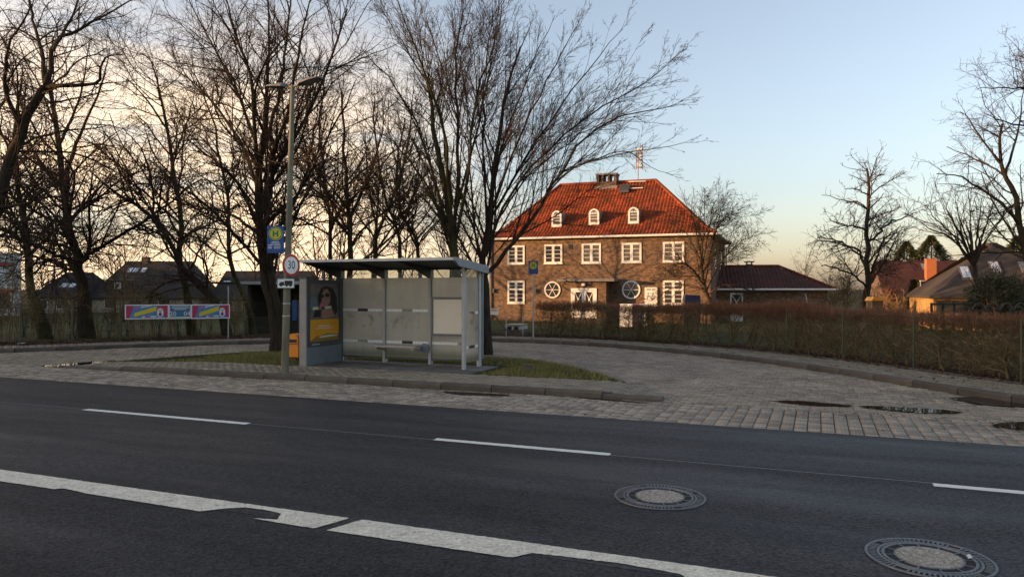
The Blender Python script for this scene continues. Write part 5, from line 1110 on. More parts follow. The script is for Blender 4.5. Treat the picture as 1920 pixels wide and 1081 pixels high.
# ------------------------------------------------------------------ other houses
def gable_house(name, label, px0, px1, pye, pyr, Y, rz, depth, wall, roof, hipx=0.0, pybase=None, extras=None, over=.35, group=None):
    c0, c1 = P(px0, pye, Y), P(px1, pye, Y); L_ = (c1[0] - c0[0]) / math.cos(rz); ev = c0[2] + .45; rg_ = P(px0, pyr, Y + depth / 2)[2] + .45
    t = thing(name, label, 'house', (c0[0], Y, -.45), rz, group)
    hp = hipx
    if hp == 0: MB().prism([(0, 0), (depth, 0), (depth, ev), (depth / 2, rg_ - .2), (0, ev)], 0, L_, 'x').build('wall', M[wall], t)
    else: MB().box(0, L_, 0, depth, 0, ev).build('wall', M[wall], t)
    sl = (rg_ - ev) / (depth / 2); ez = ev - over * sl; o2 = over
    R = MB(); th = .14
    for dz in (0,):
        A = [(-o2, -over, ez), (L_ + o2, -over, ez), (L_ - hp + (0 if hp else o2), depth / 2, rg_), (hp - (0 if hp else o2), depth / 2, rg_)]
        Bk = [(L_ + o2, depth + over, ez), (-o2, depth + over, ez), (hp - (0 if hp else o2), depth / 2, rg_), (L_ - hp + (0 if hp else o2), depth / 2, rg_)]
        for f in (A, Bk): R.add(f + [(p[0], p[1], p[2] + th) for p in f], [(0, 3, 2, 1), (4, 5, 6, 7), (0, 1, 5, 4), (1, 2, 6, 5), (3, 0, 4, 7)])
        if hp:
            for f in ([(L_ + o2, -over, ez), (L_ + o2, depth + over, ez), (L_ - hp, depth / 2, rg_)], [(-o2, depth + over, ez), (-o2, -over, ez), (hp, depth / 2, rg_)]):
                R.add(f + [(p[0], p[1], p[2] + th) for p in f], [(0, 2, 1), (3, 4, 5), (0, 1, 4, 3)])
    R.build('roof', M[roof], t, fix=False)
    def on(px, py, y_=0):   # local x,z on the front plane (or inset y_)
        Yw = Y + y_; p = P(px, py, Yw); return ((p[0] - c0[0]) / max(.2, math.cos(rz)), p[2] + .45)
    def rf(px, py):         # on the front slope
        for d in np.linspace(-over, depth / 2, 200):
            x, z = on(px, py, d)
            if z <= ev + d * sl + th: return x, d, ev + d * sl + th
        return x, d, ev + d * sl + th
    return t, L_, ev, rg_, on, rf, sl
def skylight(t, rf, px, py, w, l, sl, m='clad_white', name='skylight'):
    x, d, z = rf(px, py); c = 1 / math.sqrt(1 + sl * sl); b = MB(); v = [(x - w / 2, d, z), (x + w / 2, d, z), (x + w / 2, d + l * c, z + l * c * sl), (x - w / 2, d + l * c, z + l * c * sl)]
    b.add([(p[0], p[1], p[2] - .02) for p in v] + [(p[0], p[1] - .04, p[2] + .06) for p in v], [(0, 3, 2, 1), (4, 5, 6, 7), (0, 1, 5, 4), (1, 2, 6, 5), (2, 3, 7, 6), (3, 0, 4, 7)])
    o = b.build(name, M['lead'], t)
    v2 = [(x + (p[0] - x) * .8, d + (p[1] - d) * .8 + l * c * .1, z + (p[2] - z) * .8 + l * c * sl * .1) for p in v]
    MB().add([(p[0], p[1] - .045, p[2] + .068) for p in v2], [(0, 1, 2, 3)]).build('pane', M[m], o)
t, L_, ev, rz_, on, rf, sl = gable_house('distant_house', 'dark roofed gabled house behind the circus banner with roof windows', 172, 338, 556, 492, 70, 0.0, 9.5, 'plaster', 'tile_dark', 0.9)
for px in (240, 252, 266): skylight(t, rf, px, 512, .55, .9, sl)
x0, zb = on(203, 538, 1.2); x1, zt = on(240, 525, 1.2)
dm = MB().box(x0, x1, .6, 4.0, zb - .7, zt - .03).build('dormer', M['tile_dark'], t); MB().box(x0 - .2, x1 + .2, .45, 4.2, zt, zt + .10).build('dormer_roof', M['lead'], dm)
xa, za = on(214, 541, 0.5); xb, zt2 = on(226, 529, .5); o = MB().box(xa, xb, .52, .597, za, zt2).build('window', M['white'], dm); MB().box(xa + .12, xb - .12, .505, .518, za + .12, zt2 - .12).build('pane', M['pane'], o)
for a in (.14, .42, .75): o = MB().box(L_ * a, L_ * a + 1.2, -.05, -.002, .35, ev - .2).build('window', M['white'], t); MB().box(L_ * a + .1, L_ * a + 1.1, -.06, -.051, .45, ev - .3).build('pane', M['pane'], o)
o = MB().box(L_ * .3, L_ * .3 + .6, 4.4, 5.0, rz_ - .3, rz_ + .55).build('chimney', M['brick_dark'], t)
t, L_, ev, rz_, on, rf, sl = gable_house('distant_house', 'low dark roofed house left of the thick leaning trunk', 62, 142, 556, 513, 68, 0.0, 8, 'plaster', 'tile_dark', 0.7)
for px in (116, 132): skylight(t, rf, px, 540, .7, .9, sl)
for a in (.1, .55): o = MB().box(L_ * a, L_ * a + 1.0, -.05, -.002, .35, ev - .2).build('window', M['white'], t); MB().box(L_ * a + .1, L_ * a + .9, -.06, -.051, .45, ev - .3).build('pane', M['pane'], o)
t, L_, ev, rz_, on, rf, sl = gable_house('distant_house', 'dark low roofed house partly hidden by the timber shelter', 398, 560, 560, 510, 74, 0.0, 9, 'plaster', 'tile_dark', 0.0)
skylight(t, rf, 424, 532, .8, .5, sl)
for a in (.1, .5): o = MB().box(L_ * a, L_ * a + 1.2, -.05, -.002, .35, ev - .2).build('window', M['white'], t); MB().box(L_ * a + .1, L_ * a + 1.1, -.06, -.051, .45, ev - .3).build('pane', M['pane'], o)
# white clad building at the left edge
p0, p1 = P(-70, 580, 62), P(39, 580, 62); WW = p1[0] - p0[0]; hh_ = P(0, 478, 62)[2] + .45
t = thing('white_building', 'white clad commercial building with dark red sign band at left edge', 'building', (p1[0] - WW * math.cos(.585), 62 - WW * math.sin(.585), -.45), .585)
MB().box(0, WW, 0, 12, 0, hh_).build('wall', M['clad_white'], t)
for k in range(14): z = .3 + k * (hh_ - .5) / 14; MB().box(-.01, WW + .01, -.035, -.002, z, z + .05).build('cladding_joint', M['steel'], t)
zb = P(0, 500, 62)[2] + .45; zt = P(0, 492, 62)[2] + .45; x1 = P(29, 0, 62)[0] - p0[0]
o = MB().box(0.2, x1, -.14, -.04, zb, zt).build('sign_band', M['case_dark'], t); MB().box(x1 - 1.1, x1 - .25, -.16, -.141, zb + .1, zt - .1).build('print', M['sign_red'], o)
zb = P(0, 548, 62)[2] + .45; MB().box(0.2, x1, -.10, -.04, zb, zb + .25).build('stripe', M['sign_red'], t)
MB().box(-.1, WW + .1, -.1, 12.1, hh_ + .002, hh_ + .16).build('parapet', M['steel'], t)
for a in (.15, .6): o = MB().box(WW * a, WW * a + 1.3, -.06, -.003, .5, 2.0).build('window', M['white'], t); MB().box(WW * a + .1, WW * a + 1.2, -.07, -.061, .6, 1.9).build('pane', M['pane'], o)
# right: dark red house with orange chimney
t, L_, ev, rz_, on, rf, sl = gable_house('distant_house', 'dark red roofed house with tall orange brick chimney among trees', 1664, 1800, 553, 492, 76, -.25, 9, 'brick_dark', 'tile_maroon', 0.0)
xa, za = on(1717, 521, 1.8); xb, zb = on(1733, 487, 1.8); o = MB().box(xa, xb, 1.4, 2.2, za - .9, zb).build('chimney', M['chimney_orange'], t); MB().box(xa - .04, xb + .04, 1.36, 2.24, zb + .002, zb + .08).build('cap', M['chimney_orange'], o)
skylight(t, rf, 1712, 506, .8, 1.0, sl, 'solar'); skylight(t, rf, 1760, 535, 2.0, 1.2, sl, 'solar', 'solar_panel')
# right: grey hip roof with yellow walls
t, L_, ev, rz_, on, rf, sl = gable_house('distant_house', 'grey hip roofed house with yellow walls at right edge', 1752, 1990, 555, 462, 41, -.36, 10, 'brick_yellow', 'thatch', 4.0, over=.22)
skylight(t, rf, 1785, 525, .5, 1.5, sl); skylight(t, rf, 1823, 515, .5, 1.4, sl); skylight(t, rf, 1905, 520, 2.6, 1.6, sl, 'solar', 'solar_panel')
for px in (1766, 1790, 1815): xa, za = on(px, 566); o = MB().box(xa - .35, xa + .35, -.05, -.002, za - .6, za + .1).build('window', M['timber_dark'], t); MB().box(xa - .28, xa + .28, -.06, -.051, za - .53, za + .03).build('pane', M['pane'], o)
p = P(1640, 556, 47); t = thing('garden_hut', 'small ochre hut roof just showing above the hedge', 'hut', (p[0], 47, -.45))
MB().box(-.34, .34, -.4, .4, 0, 1.48).build('wall', M['timber_dark'], t); MB().prism([(-.42, 1.482), (.42, 1.482), (.3, 1.66), (-.26, 1.72)], -.45, .45, 'y').build('roof', M['ochre'], t)
p = P(1726, 560, 49); t = thing('garden_lamp', 'thin garden lamp post before the dark red house', 'lamp post', (p[0], 49, -.45))
MB().tube([(0, 0, 0), (0, 0, 2.75)], .03, 8).build('pole', M['post_grey'], t); MB().cbox(-.05, .45, -.06, .06, 2.72, 2.78, .01).build('lamp_head', M['white'], t)
t = thing('arched_fence', 'dark wavy topped garden fence above the right end of hedge', 'fence', (P(1822, 570, 30)[0], 30, -.3)); b = MB()
for k in range(5):
    xs = [P(1822 + k * 26 + j * 2.17, 570, 30)[0] - P(1822, 570, 30)[0] for j in range(13)]; b.tube([(x, 0, 1.22 + .28 * math.sin(j / 12 * math.pi)) for j, x in enumerate(xs)], .045, 6)
b.build('top_rail', M['timber_dark'], t)
for k in range(6): x = P(1822 + k * 26, 570, 30)[0] - P(1822, 570, 30)[0]; MB().box(x - .05, x + .05, .05, .15, 0, 1.3).build('post', M['timber_dark'], t)
t = thing('plank_fence', 'dark low plank fence before the yellow walled house', 'fence', (P(1748, 565, 39)[0], 39, -.45)); w = 85 * 39 / F
for z in (.55, 1.38): MB().box(0, w, -.02, .02, z, z + .10).build('plank', M['timber_dark'], t)
for k in range(5): MB().box(k * w / 4 - .05, k * w / 4 + .05, .025, .12, 0, 1.5).build('post', M['timber_dark'], t)
p = P(1917, 556, 34); t = thing('caravan', 'white caravan corner at right edge behind the hedge', 'caravan', (p[0] + 1.35, 34, -.45)); MB().cbox(-.95, 1.5, -.8, .8, .3, 1.95, .15).build('body', M['white'], t); MB().box(-.6, .4, -.83, -.802, 1.1, 1.6).build('window', M['pane'], t); MB().prism(ringpts(.2, .3, .3, 14), -.78, -.6, 'y').build('wheel', M['black'], t)

# unseen houses added at the far left so their ridge line shades the street
for k in range(4):
    yy = -34 + k * 15.2; t = thing('shade_house', ('first', 'second', 'third', 'fourth')[k] + ' plain plastered house added in an unseen far left row to shade the street', 'house', (-64, yy, -.45), 0, 'unseen row of houses added to shade the street')
    MB().prism([(0, 0), (9, 0), (9, 5.8), (4.5, 9.5), (0, 5.8)], 0, 14.4, 'y').build('wall', M['plaster'], t)
    b = MB(); 
    for f in ([(-.4, -.3, 5.5), (-.4, 14.7, 5.5), (4.5, 14.7, 9.6), (4.5, -.3, 9.6)], [(9.4, 14.7, 5.5), (9.4, -.3, 5.5), (4.5, -.3, 9.6), (4.5, 14.7, 9.6)]): b.add(f + [(p[0], p[1], p[2] + .15) for p in f], [(0, 3, 2, 1), (4, 5, 6, 7), (0, 1, 5, 4), (1, 2, 6, 5), (2, 3, 7, 6), (3, 0, 4, 7)])
    b.build('roof', M['tile_dark'], t)
    for z in (1.0, 3.8):
        for y_ in (2, 6.5, 11): MB().box(9.002, 9.05, y_, y_ + 1.3, z, z + 1.3).build('window', M['white'], t)

for k in range(4):  # lower unseen row, added to keep the left field in shade
    yy = 29 + k * 12.6; t = thing('shade_bungalow', ('first', 'second', 'third', 'fourth')[k] + ' low house of the row far left beyond the picture', 'house', (-64, yy, -.45), 0, 'unseen low houses added to shade the left field')
    MB().prism([(0, 0), (8, 0), (8, 2.7), (4, 5.2), (0, 2.7)], 0, 12.2, 'y').build('wall', M['plaster'], t); b = MB()
    for f in ([(-.4, -.2, 2.45), (-.4, 12.4, 2.45), (4, 12.4, 5.25), (4, -.2, 5.25)], [(8.4, 12.4, 2.45), (8.4, -.2, 2.45), (4, -.2, 5.25), (4, 12.4, 5.25)]): b.add(f + [(p[0], p[1], p[2] + .15) for p in f], [(0, 3, 2, 1), (4, 5, 6, 7), (0, 1, 5, 4), (1, 2, 6, 5), (2, 3, 7, 6), (3, 0, 4, 7)])
    b.build('roof', M['tile_dark'], t)
    for y_ in (2, 8): MB().box(8.002, 8.05, y_, y_ + 1.5, .9, 2.1).build('window', M['white'], t)

# ------------------------------------------------------------------ bus shelter
SO = SN(-8.62, 14.75); ZF = .112
sh = thing('bus_shelter', 'glass bus shelter with dark roof and pale blank info board', 'bus shelter', (SO[0], SO[1], ZF), TH)
X0, X1 = -1.785, 1.785; XS = (X0, -.595, .595, X1); ZT = 2.10
for x in XS:
    MB().cbox(x - .035, x + .035, -.06, .06, 0, ZT + .02, .008).build('post', M['steel'], sh)
MB().cbox(X1 - .035, X1 + .035, -.79, -.70, 0, 2.24, .008).build('post', M['steel'], sh)
MB().cbox(X1 - .02, X1 + .055, .062, .13, .15, 2.2, .008).build('corner_pipe', M['steel_blue'], sh)
MB().cbox(X0 - .035, X0 + .035, -.72, -.66, 1.9, 2.22, .005).build('post', M['case_dark'], sh)
def pane(x0, x1, y0, y1, z0, z1, m, name): return MB().box(x0, x1, y0, y1, z0, z1).build(name, M[m], sh)
for k in range(3):
    a, c = XS[k] + .037, XS[k + 1] - .037
    pane(a, c, -.005, .005, .13, 1.93, 'frosted', 'glass_pane'); pane(a, c, -.005, .005, 1.932, ZT, 'clear', 'glass_pane')
    MB().box(a, c, -.02, .02, .09, .128).build('rail', M['case_dark'], sh)
pane(X1 - .005, X1 + .005, -.695, -.065, .13, 1.93, 'frosted', 'side_pane'); pane(X1 - .005, X1 + .005, -.695, -.065, 1.932, 2.12, 'clear', 'side_pane')
def band(k, z, dark, txt):
    a, c = XS[k] + .04, XS[k + 1] - .04; n = 16; w = (c - a) / n
    for j in range(n):
        if not dark[0] <= j < dark[1]: MB().box(a + j * w + .004, a + (j + 1) * w - .004, -.0085, -.0055, z - .030, z + .030).build('stripe', M['stripe'], sh)
    xm = a + (dark[0] + dark[1]) / 2 * w
    if txt: text(txt, .075, M['ink'], sh, (xm, -.008, z), sx=.95)
    else: MB().box(a + dark[0] * w, a + dark[1] * w, -.0085, -.0055, z - .032, z + .032).build('stripe', M['ink'], sh)
band(0, 1.19, (6, 10), None); band(0, .47, (6, 10), 'STRÖER'); band(1, 1.19, (6, 10), 'STRÖER'); band(1, .47, (6, 10), None); band(2, .47, (9, 14), 'STRÖER')
for z, tx in ((1.17, 1), (.45, 0)):
    for y0 in (-.20, -.135) + (() if tx else (-.69, -.625)): MB().box(X1 + .0055, X1 + .0085, y0, y0 + .058, z - .03, z + .03).build('stripe', M['stripe'], sh)
    if tx: text('STRÖER', .07, M['ink'], sh, (X1 + .007, -.38, z), (math.pi / 2, 0, math.pi / 2), sx=.9)
    else: MB().box(X1 + .0055, X1 + .0085, -.50, -.25, z - .032, z + .032).build('stripe', M['ink'], sh)
# info case
a, c = .645, 1.66; b = MB(); za, zb = .64, 1.50; fr = .05
b.box(a, a + fr, -.10, -.03, za, zb).box(c - fr, c, -.10, -.03, za, zb).box(a + fr, c - fr, -.10, -.03, za, za + fr).box(a + fr, c - fr, -.10, -.03, zb - fr, zb)
o = b.build('info_case', M['case_mid'], sh); MB().box(a + fr, c - fr, -.075, -.035, za + fr, zb - fr).build('board', M['board_blank'], o)
# bench
o = MB().cbox(-.63, .46, -.46, -.16, .385, .425, .008).build('bench', M['bench_wood'], sh)
for x in (-.56, .38): MB().beam((x, -.44, .36), (x, -.06, .30), .04, .05).build('bracket', M['steel'], o)
MB().prism([(.50 + .11 * math.cos(q), .36 + .11 * math.sin(q)) for q in np.arange(0, 6.28, .25)], -.115, -.095, 'y').build('disc', M['steel_blue'], o)
# roof with cantilever ribs
XR0, XR1 = -1.86, 1.92; yf, yb_ = -1.46, .10; zf_, zb2 = 2.27, 2.13
MB().add([(XR0, yf, zf_), (XR1, yf, zf_), (XR1, yb_, zb2), (XR0, yb_, zb2), (XR0, yf, zf_ + .03), (XR1, yf, zf_ + .03), (XR1, yb_, zb2 + .03), (XR0, yb_, zb2 + .03)], [(0, 3, 2, 1), (4, 5, 6, 7), (0, 1, 5, 4), (1, 2, 6, 5), (2, 3, 7, 6), (3, 0, 4, 7)]).build('roof', M['roof_dark'], sh)
MB().beam((XR0, yf - .022, zf_ + .01), (XR1, yf - .022, zf_ + .01), .04, .055).build('roof_edge', M['roof_edge'], sh)
for x, m in ((XS[0], 'roof_dark'), (XS[1], 'roof_dark'), (XS[2], 'roof_dark')):
    pr = [(yf + .02, zf_ - .02), (yf + .3, zf_ - .075), (yf + .8, zf_ - .19), (yb_ - .15, zb2 - .22), (yb_, zb2 - .22), (yb_, zb2 - .003), (yf + .02, zf_ - .005)]
    MB().prism(pr, x - .022, x + .022, 'x').build('roof_rib', M[m], sh)
MB().prism([(yf - .04, zf_ - .03), (yf + .12, zf_ - .13), (yb_ + .02, zb2 - .12), (yb_ + .02, zb2 + .045), (yf - .04, zf_ + .045)], XR1 + .002, XR1 + .05, 'x').build('roof_end', M['steel_blue'], sh)
MB().box(XS[0], XS[3], -.03, .03, ZT + .002, zb2 - .002).build('beam', M['roof_dark'], sh)
# advert case at the left end
ad = thing('advert_case', 'tall grey advert case with poster at left end of shelter', 'advert case', SN(-10.43, 14.05, ZF), TH)
w2, y0, y1, hh2 = .085, -.70, .68, 1.90
MB().cbox(-w2, w2, y0 + .05, y1 - .05, 0, .40, .01).build('plinth', M['steel_blue'], ad)
MB().cbox(-w2 - .01, w2 + .01, y0, y0 + .05, -.02, hh2, .012).build('end_cap', M['case_light'], ad); MB().cbox(-w2 - .01, w2 + .01, y1 - .05, y1, 0, hh2, .012).build('end_cap', M['case_dark'], ad)
MB().box(-w2, w2 - .03, y0 + .052, y1 - .052, .402, hh2 - .02).build('body', M['case_dark'], ad)
b = MB(); fx0, fx1 = w2 - .028, w2 + .012
b.box(fx0, fx1, y0 + .052, y0 + .14, .402, hh2 - .01).box(fx0, fx1, y1 - .14, y1 - .052, .402, hh2 - .01).box(fx0, fx1, y0 + .14, y1 - .14, .402, .50).box(fx0, fx1, y0 + .14, y1 - .14, hh2 - .10, hh2 - .01); b.build('door_frame', M['case_dark'], ad)
MB().box(-w2 - .02, w2 + .02, y0 - .01, y1 + .01, hh2 + .002, hh2 + .03).build('cap', M['case_dark'], ad)
px_ = w2 - .022; A0, A1, B0, B1 = y0 + .145, y1 - .145, .505, hh2 - .105          # poster area (y, z)
pst = MB().box(px_ - .004, px_, A0, A1, B0, B1).build('poster', M['poster_dark'], ad)
def art(poly, m, lay): MB().prism([(lerp(A0, A1, p[0]), lerp(B0, B1, p[1])) for p in poly], px_ + .0008 * lay, px_ + .0008 * lay + .0006, 'x').build('print', M[m], pst)
el = lambda cx, cy, rx, ry, n=20: [(cx + rx * math.cos(a), cy + ry * math.sin(a)) for a in np.arange(n) * 6.283 / n]
art([(.0, 0), (1, 0), (1, .375), (0, .38)], 'poster_orange', 1); art([(0, .55), (.25, .58), (.22, .78), (0, .76)], 'poster_teal', 1)
art([(.30, .60), (.28, .80), (.40, .93), (.58, .96), (.80, .92), (.93, .76), (.95, .50), (.80, .40), (.62, .50)], 'black', 2)
art([(.42, .62), (.40, .80), (.48, .90), (.60, .91), (.70, .82), (.70, .68), (.60, .60), (.5, .58)], 'skin', 3); art([(.40, .50), (.55, .60), (.72, .62), (.86, .42), (.45, .39)], 'skin', 3)
art(el(.41, .785, .075, .035), 'black', 4); art(el(.60, .80, .085, .038), 'black', 4); art([(.33, .56), (.45, .60), (.52, .66), (.42, .70), (.34, .64)], 'pink', 4)
art([(.10, .55), (.30, .55), (.28, .60), (.12, .60)], 'board_blank', 5); art([(.52, .56), (.74, .57), (.74, .605), (.52, .60)], 'white', 5); art([(.12, .42), (.36, .42), (.40, .54), (.20, .56)], 'black', 4)
art([(.30, .255), (.70, .258), (.70, .275), (.30, .272)], 'white', 2); art([(.22, .215), (.80, .220), (.80, .235), (.22, .230)], 'white', 2); art([(.34, .06), (.95, .07), (.95, .09), (.70, .10), (.34, .085)], 'white', 2); art([(0, 0), (1, 0), (1, .10), (.6, .13), (.2, .08)], 'ochre', 1.4)
MB().box(w2 + .0125, w2 + .0145, y0 + .2, y0 + .48, .435, .465).build('print', M['steel'], ad)

# orange bin, stump
b0 = P(555, 664, 17.0); t = thing('litter_bin', 'bright orange litter bin between lamp post and advert case', 'litter bin', (b0[0], 17.0, .05), math.radians(-14))
MB().tube([(-.08, .13, -.2), (-.08, .13, .72)], .025, 8).build('post', M['case_dark'], t)
pr = [(-.15, .0), (.15, .0), (.15, .42), (.135, .49), (.09, .535), (.0, .555), (-.09, .535), (-.135, .49), (-.15, .42)]
def rounded(pr, y0, y1, c):
    n = len(pr); cx, cz = 0, .27; rings = [(y0, .90), (y0 + c * .4, .97), (y0 + c, 1), (y1 - c, 1), (y1, .95)]; v = []; f = []
    for yy, k in rings: v += [(cx + (p[0] - cx) * k, yy, cz + (p[1] - cz) * k + .18) for p in pr]
    for r in range(len(rings) - 1): f += [(r * n + i, r * n + (i + 1) % n, (r + 1) * n + (i + 1) % n, (r + 1) * n + i) for i in range(n)]
    f += [tuple(range(n)), tuple(range((len(rings) - 1) * n, len(rings) * n))]; return v, f
v, f = rounded(pr, -.14, .10, .05); MB().add(v, f).build('body', M['orange_bin'], t)
MB().box(-.10, .10, -.146, -.139, .53, .60).build('slot', M['black'], t); MB().box(-.153, -.12, -.03, .12, .25, .62).build('bracket', M['case_dark'], t); MB().box(-.13, .13, -.147, -.141, .49, .505).build('lid_seam', M['black'], t)
sp = (P(990, 697, 15.2)[0], 15.2, .09); t = thing('tree_stump', 'short mossy tree stump in the grass right of shelter', 'stump', sp)
MB().lathe([(.15, -.05), (.125, .03), (.11, .12), (.115, .165), (.0, .17)], 14).build('trunk', M['stump_wood'], t)

# lamp post with its signs
lb = SN(-9.92 , 12.2); LX, LY = P(534, 699, 15.0)[0], 15.0
lamp = thing('lamp_post', 'tall mossy concrete lamp post with two flat lamp heads', 'lamp post', (LX, LY, .10)); topz = P(551, 160, 15)[2] - .1; lean = .16
MB().tube([(0, 0, -.3), (0, 0, .0), (lean * .25, 0, topz * .25), (lean * .55, 0, topz * .55), (lean, 0, topz)], [.078, .076, .070, .060, .044], 16).build('pole', M['pole'], lamp, smooth=True)
for z in (1.15, 1.4, 2.05): MB().lathe([(.074, -.012), (.077, -.012), (.077, .012), (.074, .012)], 20, (lean * z / topz, 0, z)).build('clamp_band', M['steel'], lamp)
def head(sg, length, tilt):
    b = MB(); d = Vector((U[0] * sg, U[1] * sg, math.tan(tilt))).normalized(); sdv = Vector((-U[1] * sg, U[0] * sg, 0)); up = d.cross(sdv) * (1 if d.cross(sdv).z > 0 else -1)
    o = Vector((lean, 0, topz - .03)); b2 = MB().tube([o, o + d * .16], .03, 10); arm = b2.build('arm', M['pole'], lamp)
    st = o + d * .12; prof_ = [(0, .035, .05), (.08, .06, .075), (.2, .115, .08), (.6, .135, .062), (.9, .115, .045), (1.0, .075, .03)]; v = []; 
    for k, w, h in prof_:
        c = st + d * length * k
        v += [c - sdv * w - up * .012, c + sdv * w - up * .012, c + sdv * w * .9 + up * (h * .35), c + sdv * w * .45 + up * (h - .012), c - sdv * w * .45 + up * (h - .012), c - sdv * w * .9 + up * (h * .35)]
    f = [(r * 6 + i, r * 6 + (i + 1) % 6, (r + 1) * 6 + (i + 1) % 6, (r + 1) * 6 + i) for r in range(5) for i in range(6)] + [tuple(range(6)), tuple(range(30, 36))]
    h_ = b.add(v, f).build('lamp_head', M['lamp_body'], lamp)
    c0, c1 = st + d * length * .34, st + d * length * .86; MB().add([c0 - sdv * .09 - up * .016, c0 + sdv * .09 - up * .016, c1 + sdv * .085 - up * .016, c1 - sdv * .085 - up * .016], [(0, 1, 2, 3)]).build('lens', M['lamp_lens'], h_)
head(1, .58, .16); head(-1, .50, .10)
poleX = lambda z: LX + lean * (z - .1) / topz
hz0 = P(527, 474, 14.9)[2]; hz1 = P(527, 423, 14.9)[2]
t = thing('bus_stop_sign', 'blue bus stop flag sign with yellow H on the lamp post', 'sign', (poleX(hz0), 14.98, hz0), math.radians(9))
zl = h_sign(t, -.235, (hz1 - hz0) / 2, .325, hz1 - hz0)
MB().box(-.10, .03, -.012, .012, .08, .11).box(-.10, .03, -.012, .012, .42, .45).build('bracket', M['steel'], t)
b = MB()
for k, (a, c) in enumerate(((-.31, -.17), (-.33, -.15), (-.38, -.29), (-.38, -.30), (-.38, -.31))): z = zl - .03 - k * .032; b.box(a, c, -.0145, -.0125, z - .006, z + .006)
for k in range(3): z = zl - .03 - (k + 2) * .032; b.box(-.27, -.14, -.0145, -.0125, z - .005, z + .005)
b.build('print', M['stripe'], t)
sz = P(547, 497, 14.85)[2]; t = thing('speed_sign', 'round red rimmed 30 speed limit sign on the lamp post', 'sign', (poleX(sz) + .02, 14.95, sz), math.radians(58))
R0 = .222; MB().lathe([(0, -.004), (R0, -.004), (R0, .004), (0, .004)], 40).build('plate', M['sign_back'], t)
pl = t.children[0]; pl.rotation_euler = (math.pi / 2, 0, 0); pl.location = (0, -.09, 0)
def disc(r, y, m, name): MB().prism(ringpts(0, 0, r, 40), y, y + .0012, 'y').build(name, M[m], t)
disc(R0 * .99, -.0955, 'sign_red', 'rim'); disc(R0 * .77, -.0972, 'stripe', 'face')
text('30', .235, M['black'], t, (0, -.0985, 0), sx=.82)
MB().box(-.02, .02, -.085, -.02, -.08, .08).build('bracket', M['steel'], t)
tz = P(544, 531, 14.85)[2]; t = thing('truck_sign', 'small white truck plate below the 30 sign', 'sign', (poleX(tz), 14.9, tz), math.radians(8))
MB().cbox(-.17, .17, -.008, .004, -.10, .10, .004).build('plate', M['stripe'], t)
y0_, y1_ = -.0115, -.0085; b = MB().box(-.02, .13, y0_, y1_, -.02, .055).box(-.13, .13, y0_, y1_, -.04, -.021).prism([(-.13, -.0205), (-.03, -.0205), (-.03, .03), (-.09, .03), (-.125, .0)], y0_, y1_, 'y')
for x in (-.09, .02, .09): b.prism(ringpts(x, -.045, .02, 12), y0_ - .001, y1_ - .001, 'y')
b.build('pictogram', M['black'], t); b = MB()
for x0, x1, z0, z1 in ((-.168, .168, .088, .098), (-.168, .168, -.098, -.088), (-.168, -.158, -.088, .088), (.158, .168, -.088, .088)): b.box(x0, x1, y0_, y1_, z0, z1)
b.build('border', M['black'], t)

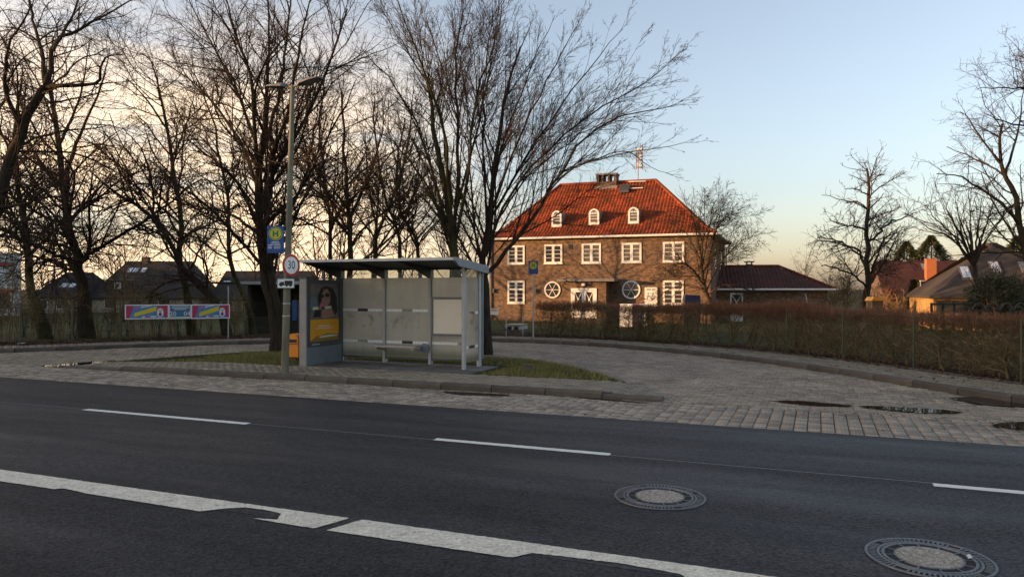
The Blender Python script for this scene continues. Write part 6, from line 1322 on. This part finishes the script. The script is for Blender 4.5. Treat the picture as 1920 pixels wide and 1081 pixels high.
# ------------------------------------------------------------------ banners on the left fence, timber shelter
r0 = ray_off(234, 1.45)[0]; r1 = ray_off(431, 1.45)[0]; dv = r1 - r0; BL = np.linalg.norm(dv); BT = math.atan2(dv[1], dv[0])
def py2z(px, py): q = ray_off(px, 1.45)[0]; return EYE - (py - CY) * q[1] / F
zt0, zb0 = py2z(234, 571), py2z(234, 598); zt1, zb1 = py2z(431, 570), py2z(431, 596.5)
def banner(a, c, label, kind):
    q = r0 + dv * (a + c) / 2; z0, z1 = lerp(zb0, zb1, (a + c) / 2), lerp(zt0, zt1, (a + c) / 2); W = BL * (c - a); H_ = z1 - z0
    t = thing('banner', label, 'banner', (q[0], q[1], z0), BT + 0, 'circus banners tied to the left fence')
    MB().box(-W / 2, W / 2, -.004, .004, 0, H_).build('sheet', M['stripe'], t)
    def art(poly, m, k): MB().prism([((p[0] - .5) * W, p[1] * H_) for p in poly], -.0046 - .0012 * k, -.0042 - .0012 * (k - .3), 'y').build('print', M[m], t)
    if kind == 'clown':
        art([(.025, .06), (.975, .06), (.975, .94), (.025, .94)], 'banner_blue', 0); art([(.025, .06), (.10, .06), (.16, .5), (.19, .94), (.025, .94)], 'banner_red', 1); art([(.86, .94), (.88, .5), (.90, .06), (.975, .06), (.975, .94)], 'banner_red', 1)
        for k in range(10): cx = .23 + k * .050; art([(cx - .03, .16 + k * .040), (cx + .024, .18 + k * .040), (cx + .040, .46 + k * .046), (cx - .012, .44 + k * .045)], 'sign_yellow', 2)
        art([(.22, .70), (.34, .76), (.32, .90), (.24, .86)], 'pink', 2); art([(.36, .78), (.60, .90), (.58, .94), (.36, .86)], 'white', 2); art([(.38, .10), (.72, .14), (.72, .22), (.38, .19)], 'white', 2); art([(.45, .12), (.58, .13), (.58, .20), (.45, .19)], 'banner_red', 3)
        art(el(.80, .45, .075, .34), 'white', 3); art([(.70, .66), (.76, .90), (.86, .90), (.89, .66), (.80, .76)], 'banner_red', 4); art(el(.80, .31, .035, .13), 'purple', 4); art(el(.80, .50, .016, .07), 'pink', 5); art(el(.775, .60, .012, .045), 'blue_paint', 5); art(el(.825, .60, .012, .045), 'blue_paint', 5)
    else:
        art([(.03, .05), (.97, .05), (.97, .95), (.03, .95)], 'banner_navy', 0)
        for k, (a_, c_) in enumerate(((.12, .90), (.10, .92), (.22, .80))): art([(a_, .86 - k * .11), (c_, .86 - k * .11), (c_, .90 - k * .11), (a_, .90 - k * .11)], 'white', 1)
        for xx, s_ in ((-.33 * W, '20'), (.33 * W, '04')): text(s_, H_ * .44, M['white'], t, (xx, -.0075, H_ * .34)); 
        art([(.05, .07), (.95, .07), (.95, .13), (.05, .13)], 'white', 1)
    return t
banner(0, .405, 'colourful circus banner with clown, left of the date panel', 'clown'); banner(.409, .613, 'small blue circus date banner between two clown banners', 'date'); banner(.617, 1.0, 'colourful circus banner with clown, right of the date panel', 'clown')
q = ray_off(428, 1.58)[0]; o = MB().tube([(0, 0, -.2), (0, 0, 1.78)], .02, 8).build('banner_pole', M['post_grey']); o.location = (q[0], q[1], .1); tag(o, 'thin pale pole at right end of the circus banners', 'pole')
s0 = P(466, 620, 30.5); t = thing('timber_shelter', 'dark timber shelter with pale flat roof edge behind the lamp post', 'shelter', (s0[0], 30.5, -.2), 0.0); SW = 4.2; hS = P(466, 530, 30.5)[2] + .2
for k in range(14): MB().box(k * .3 + .003, k * .3 + .297, 2.4, 2.44, 0, hS - .1).build('plank', M['timber_dark'], t)
for k in range(8): MB().box(-.03, .01, k * .3 + .003, k * .3 + .297, 0, hS - .1).build('plank', M['timber_dark'], t)
for x in (0.05, 1.4, 2.8, 4.15): MB().box(x - .06, x + .06, -.06, .06, 0, hS - .1).build('post', M['timber_dark'], t)
for k in range(7): MB().box(.12, 4.1, .0, .04, .06 + k * .115, .155 + k * .115).build('plank', M['timber_dark'], t)
MB().box(-.25, SW + .25, -.4, 2.8, hS - .098, hS + .01).build('roof', M['roof_dark'], t); MB().box(-.27, SW + .27, -.44, -.402, hS - .06, hS + .06).build('roof_edge', M['roof_edge'], t)
bp = P(551, 582, 30.2); o = MB().cbox(-.09, .09, -.04, .04, -.4, .42, .01).build('blue_sign', M['blue_paint'], None); o.location = (bp[0], 30.3, bp[2]); tag(o, 'narrow blue upright panel on front of the timber shelter', 'sign')
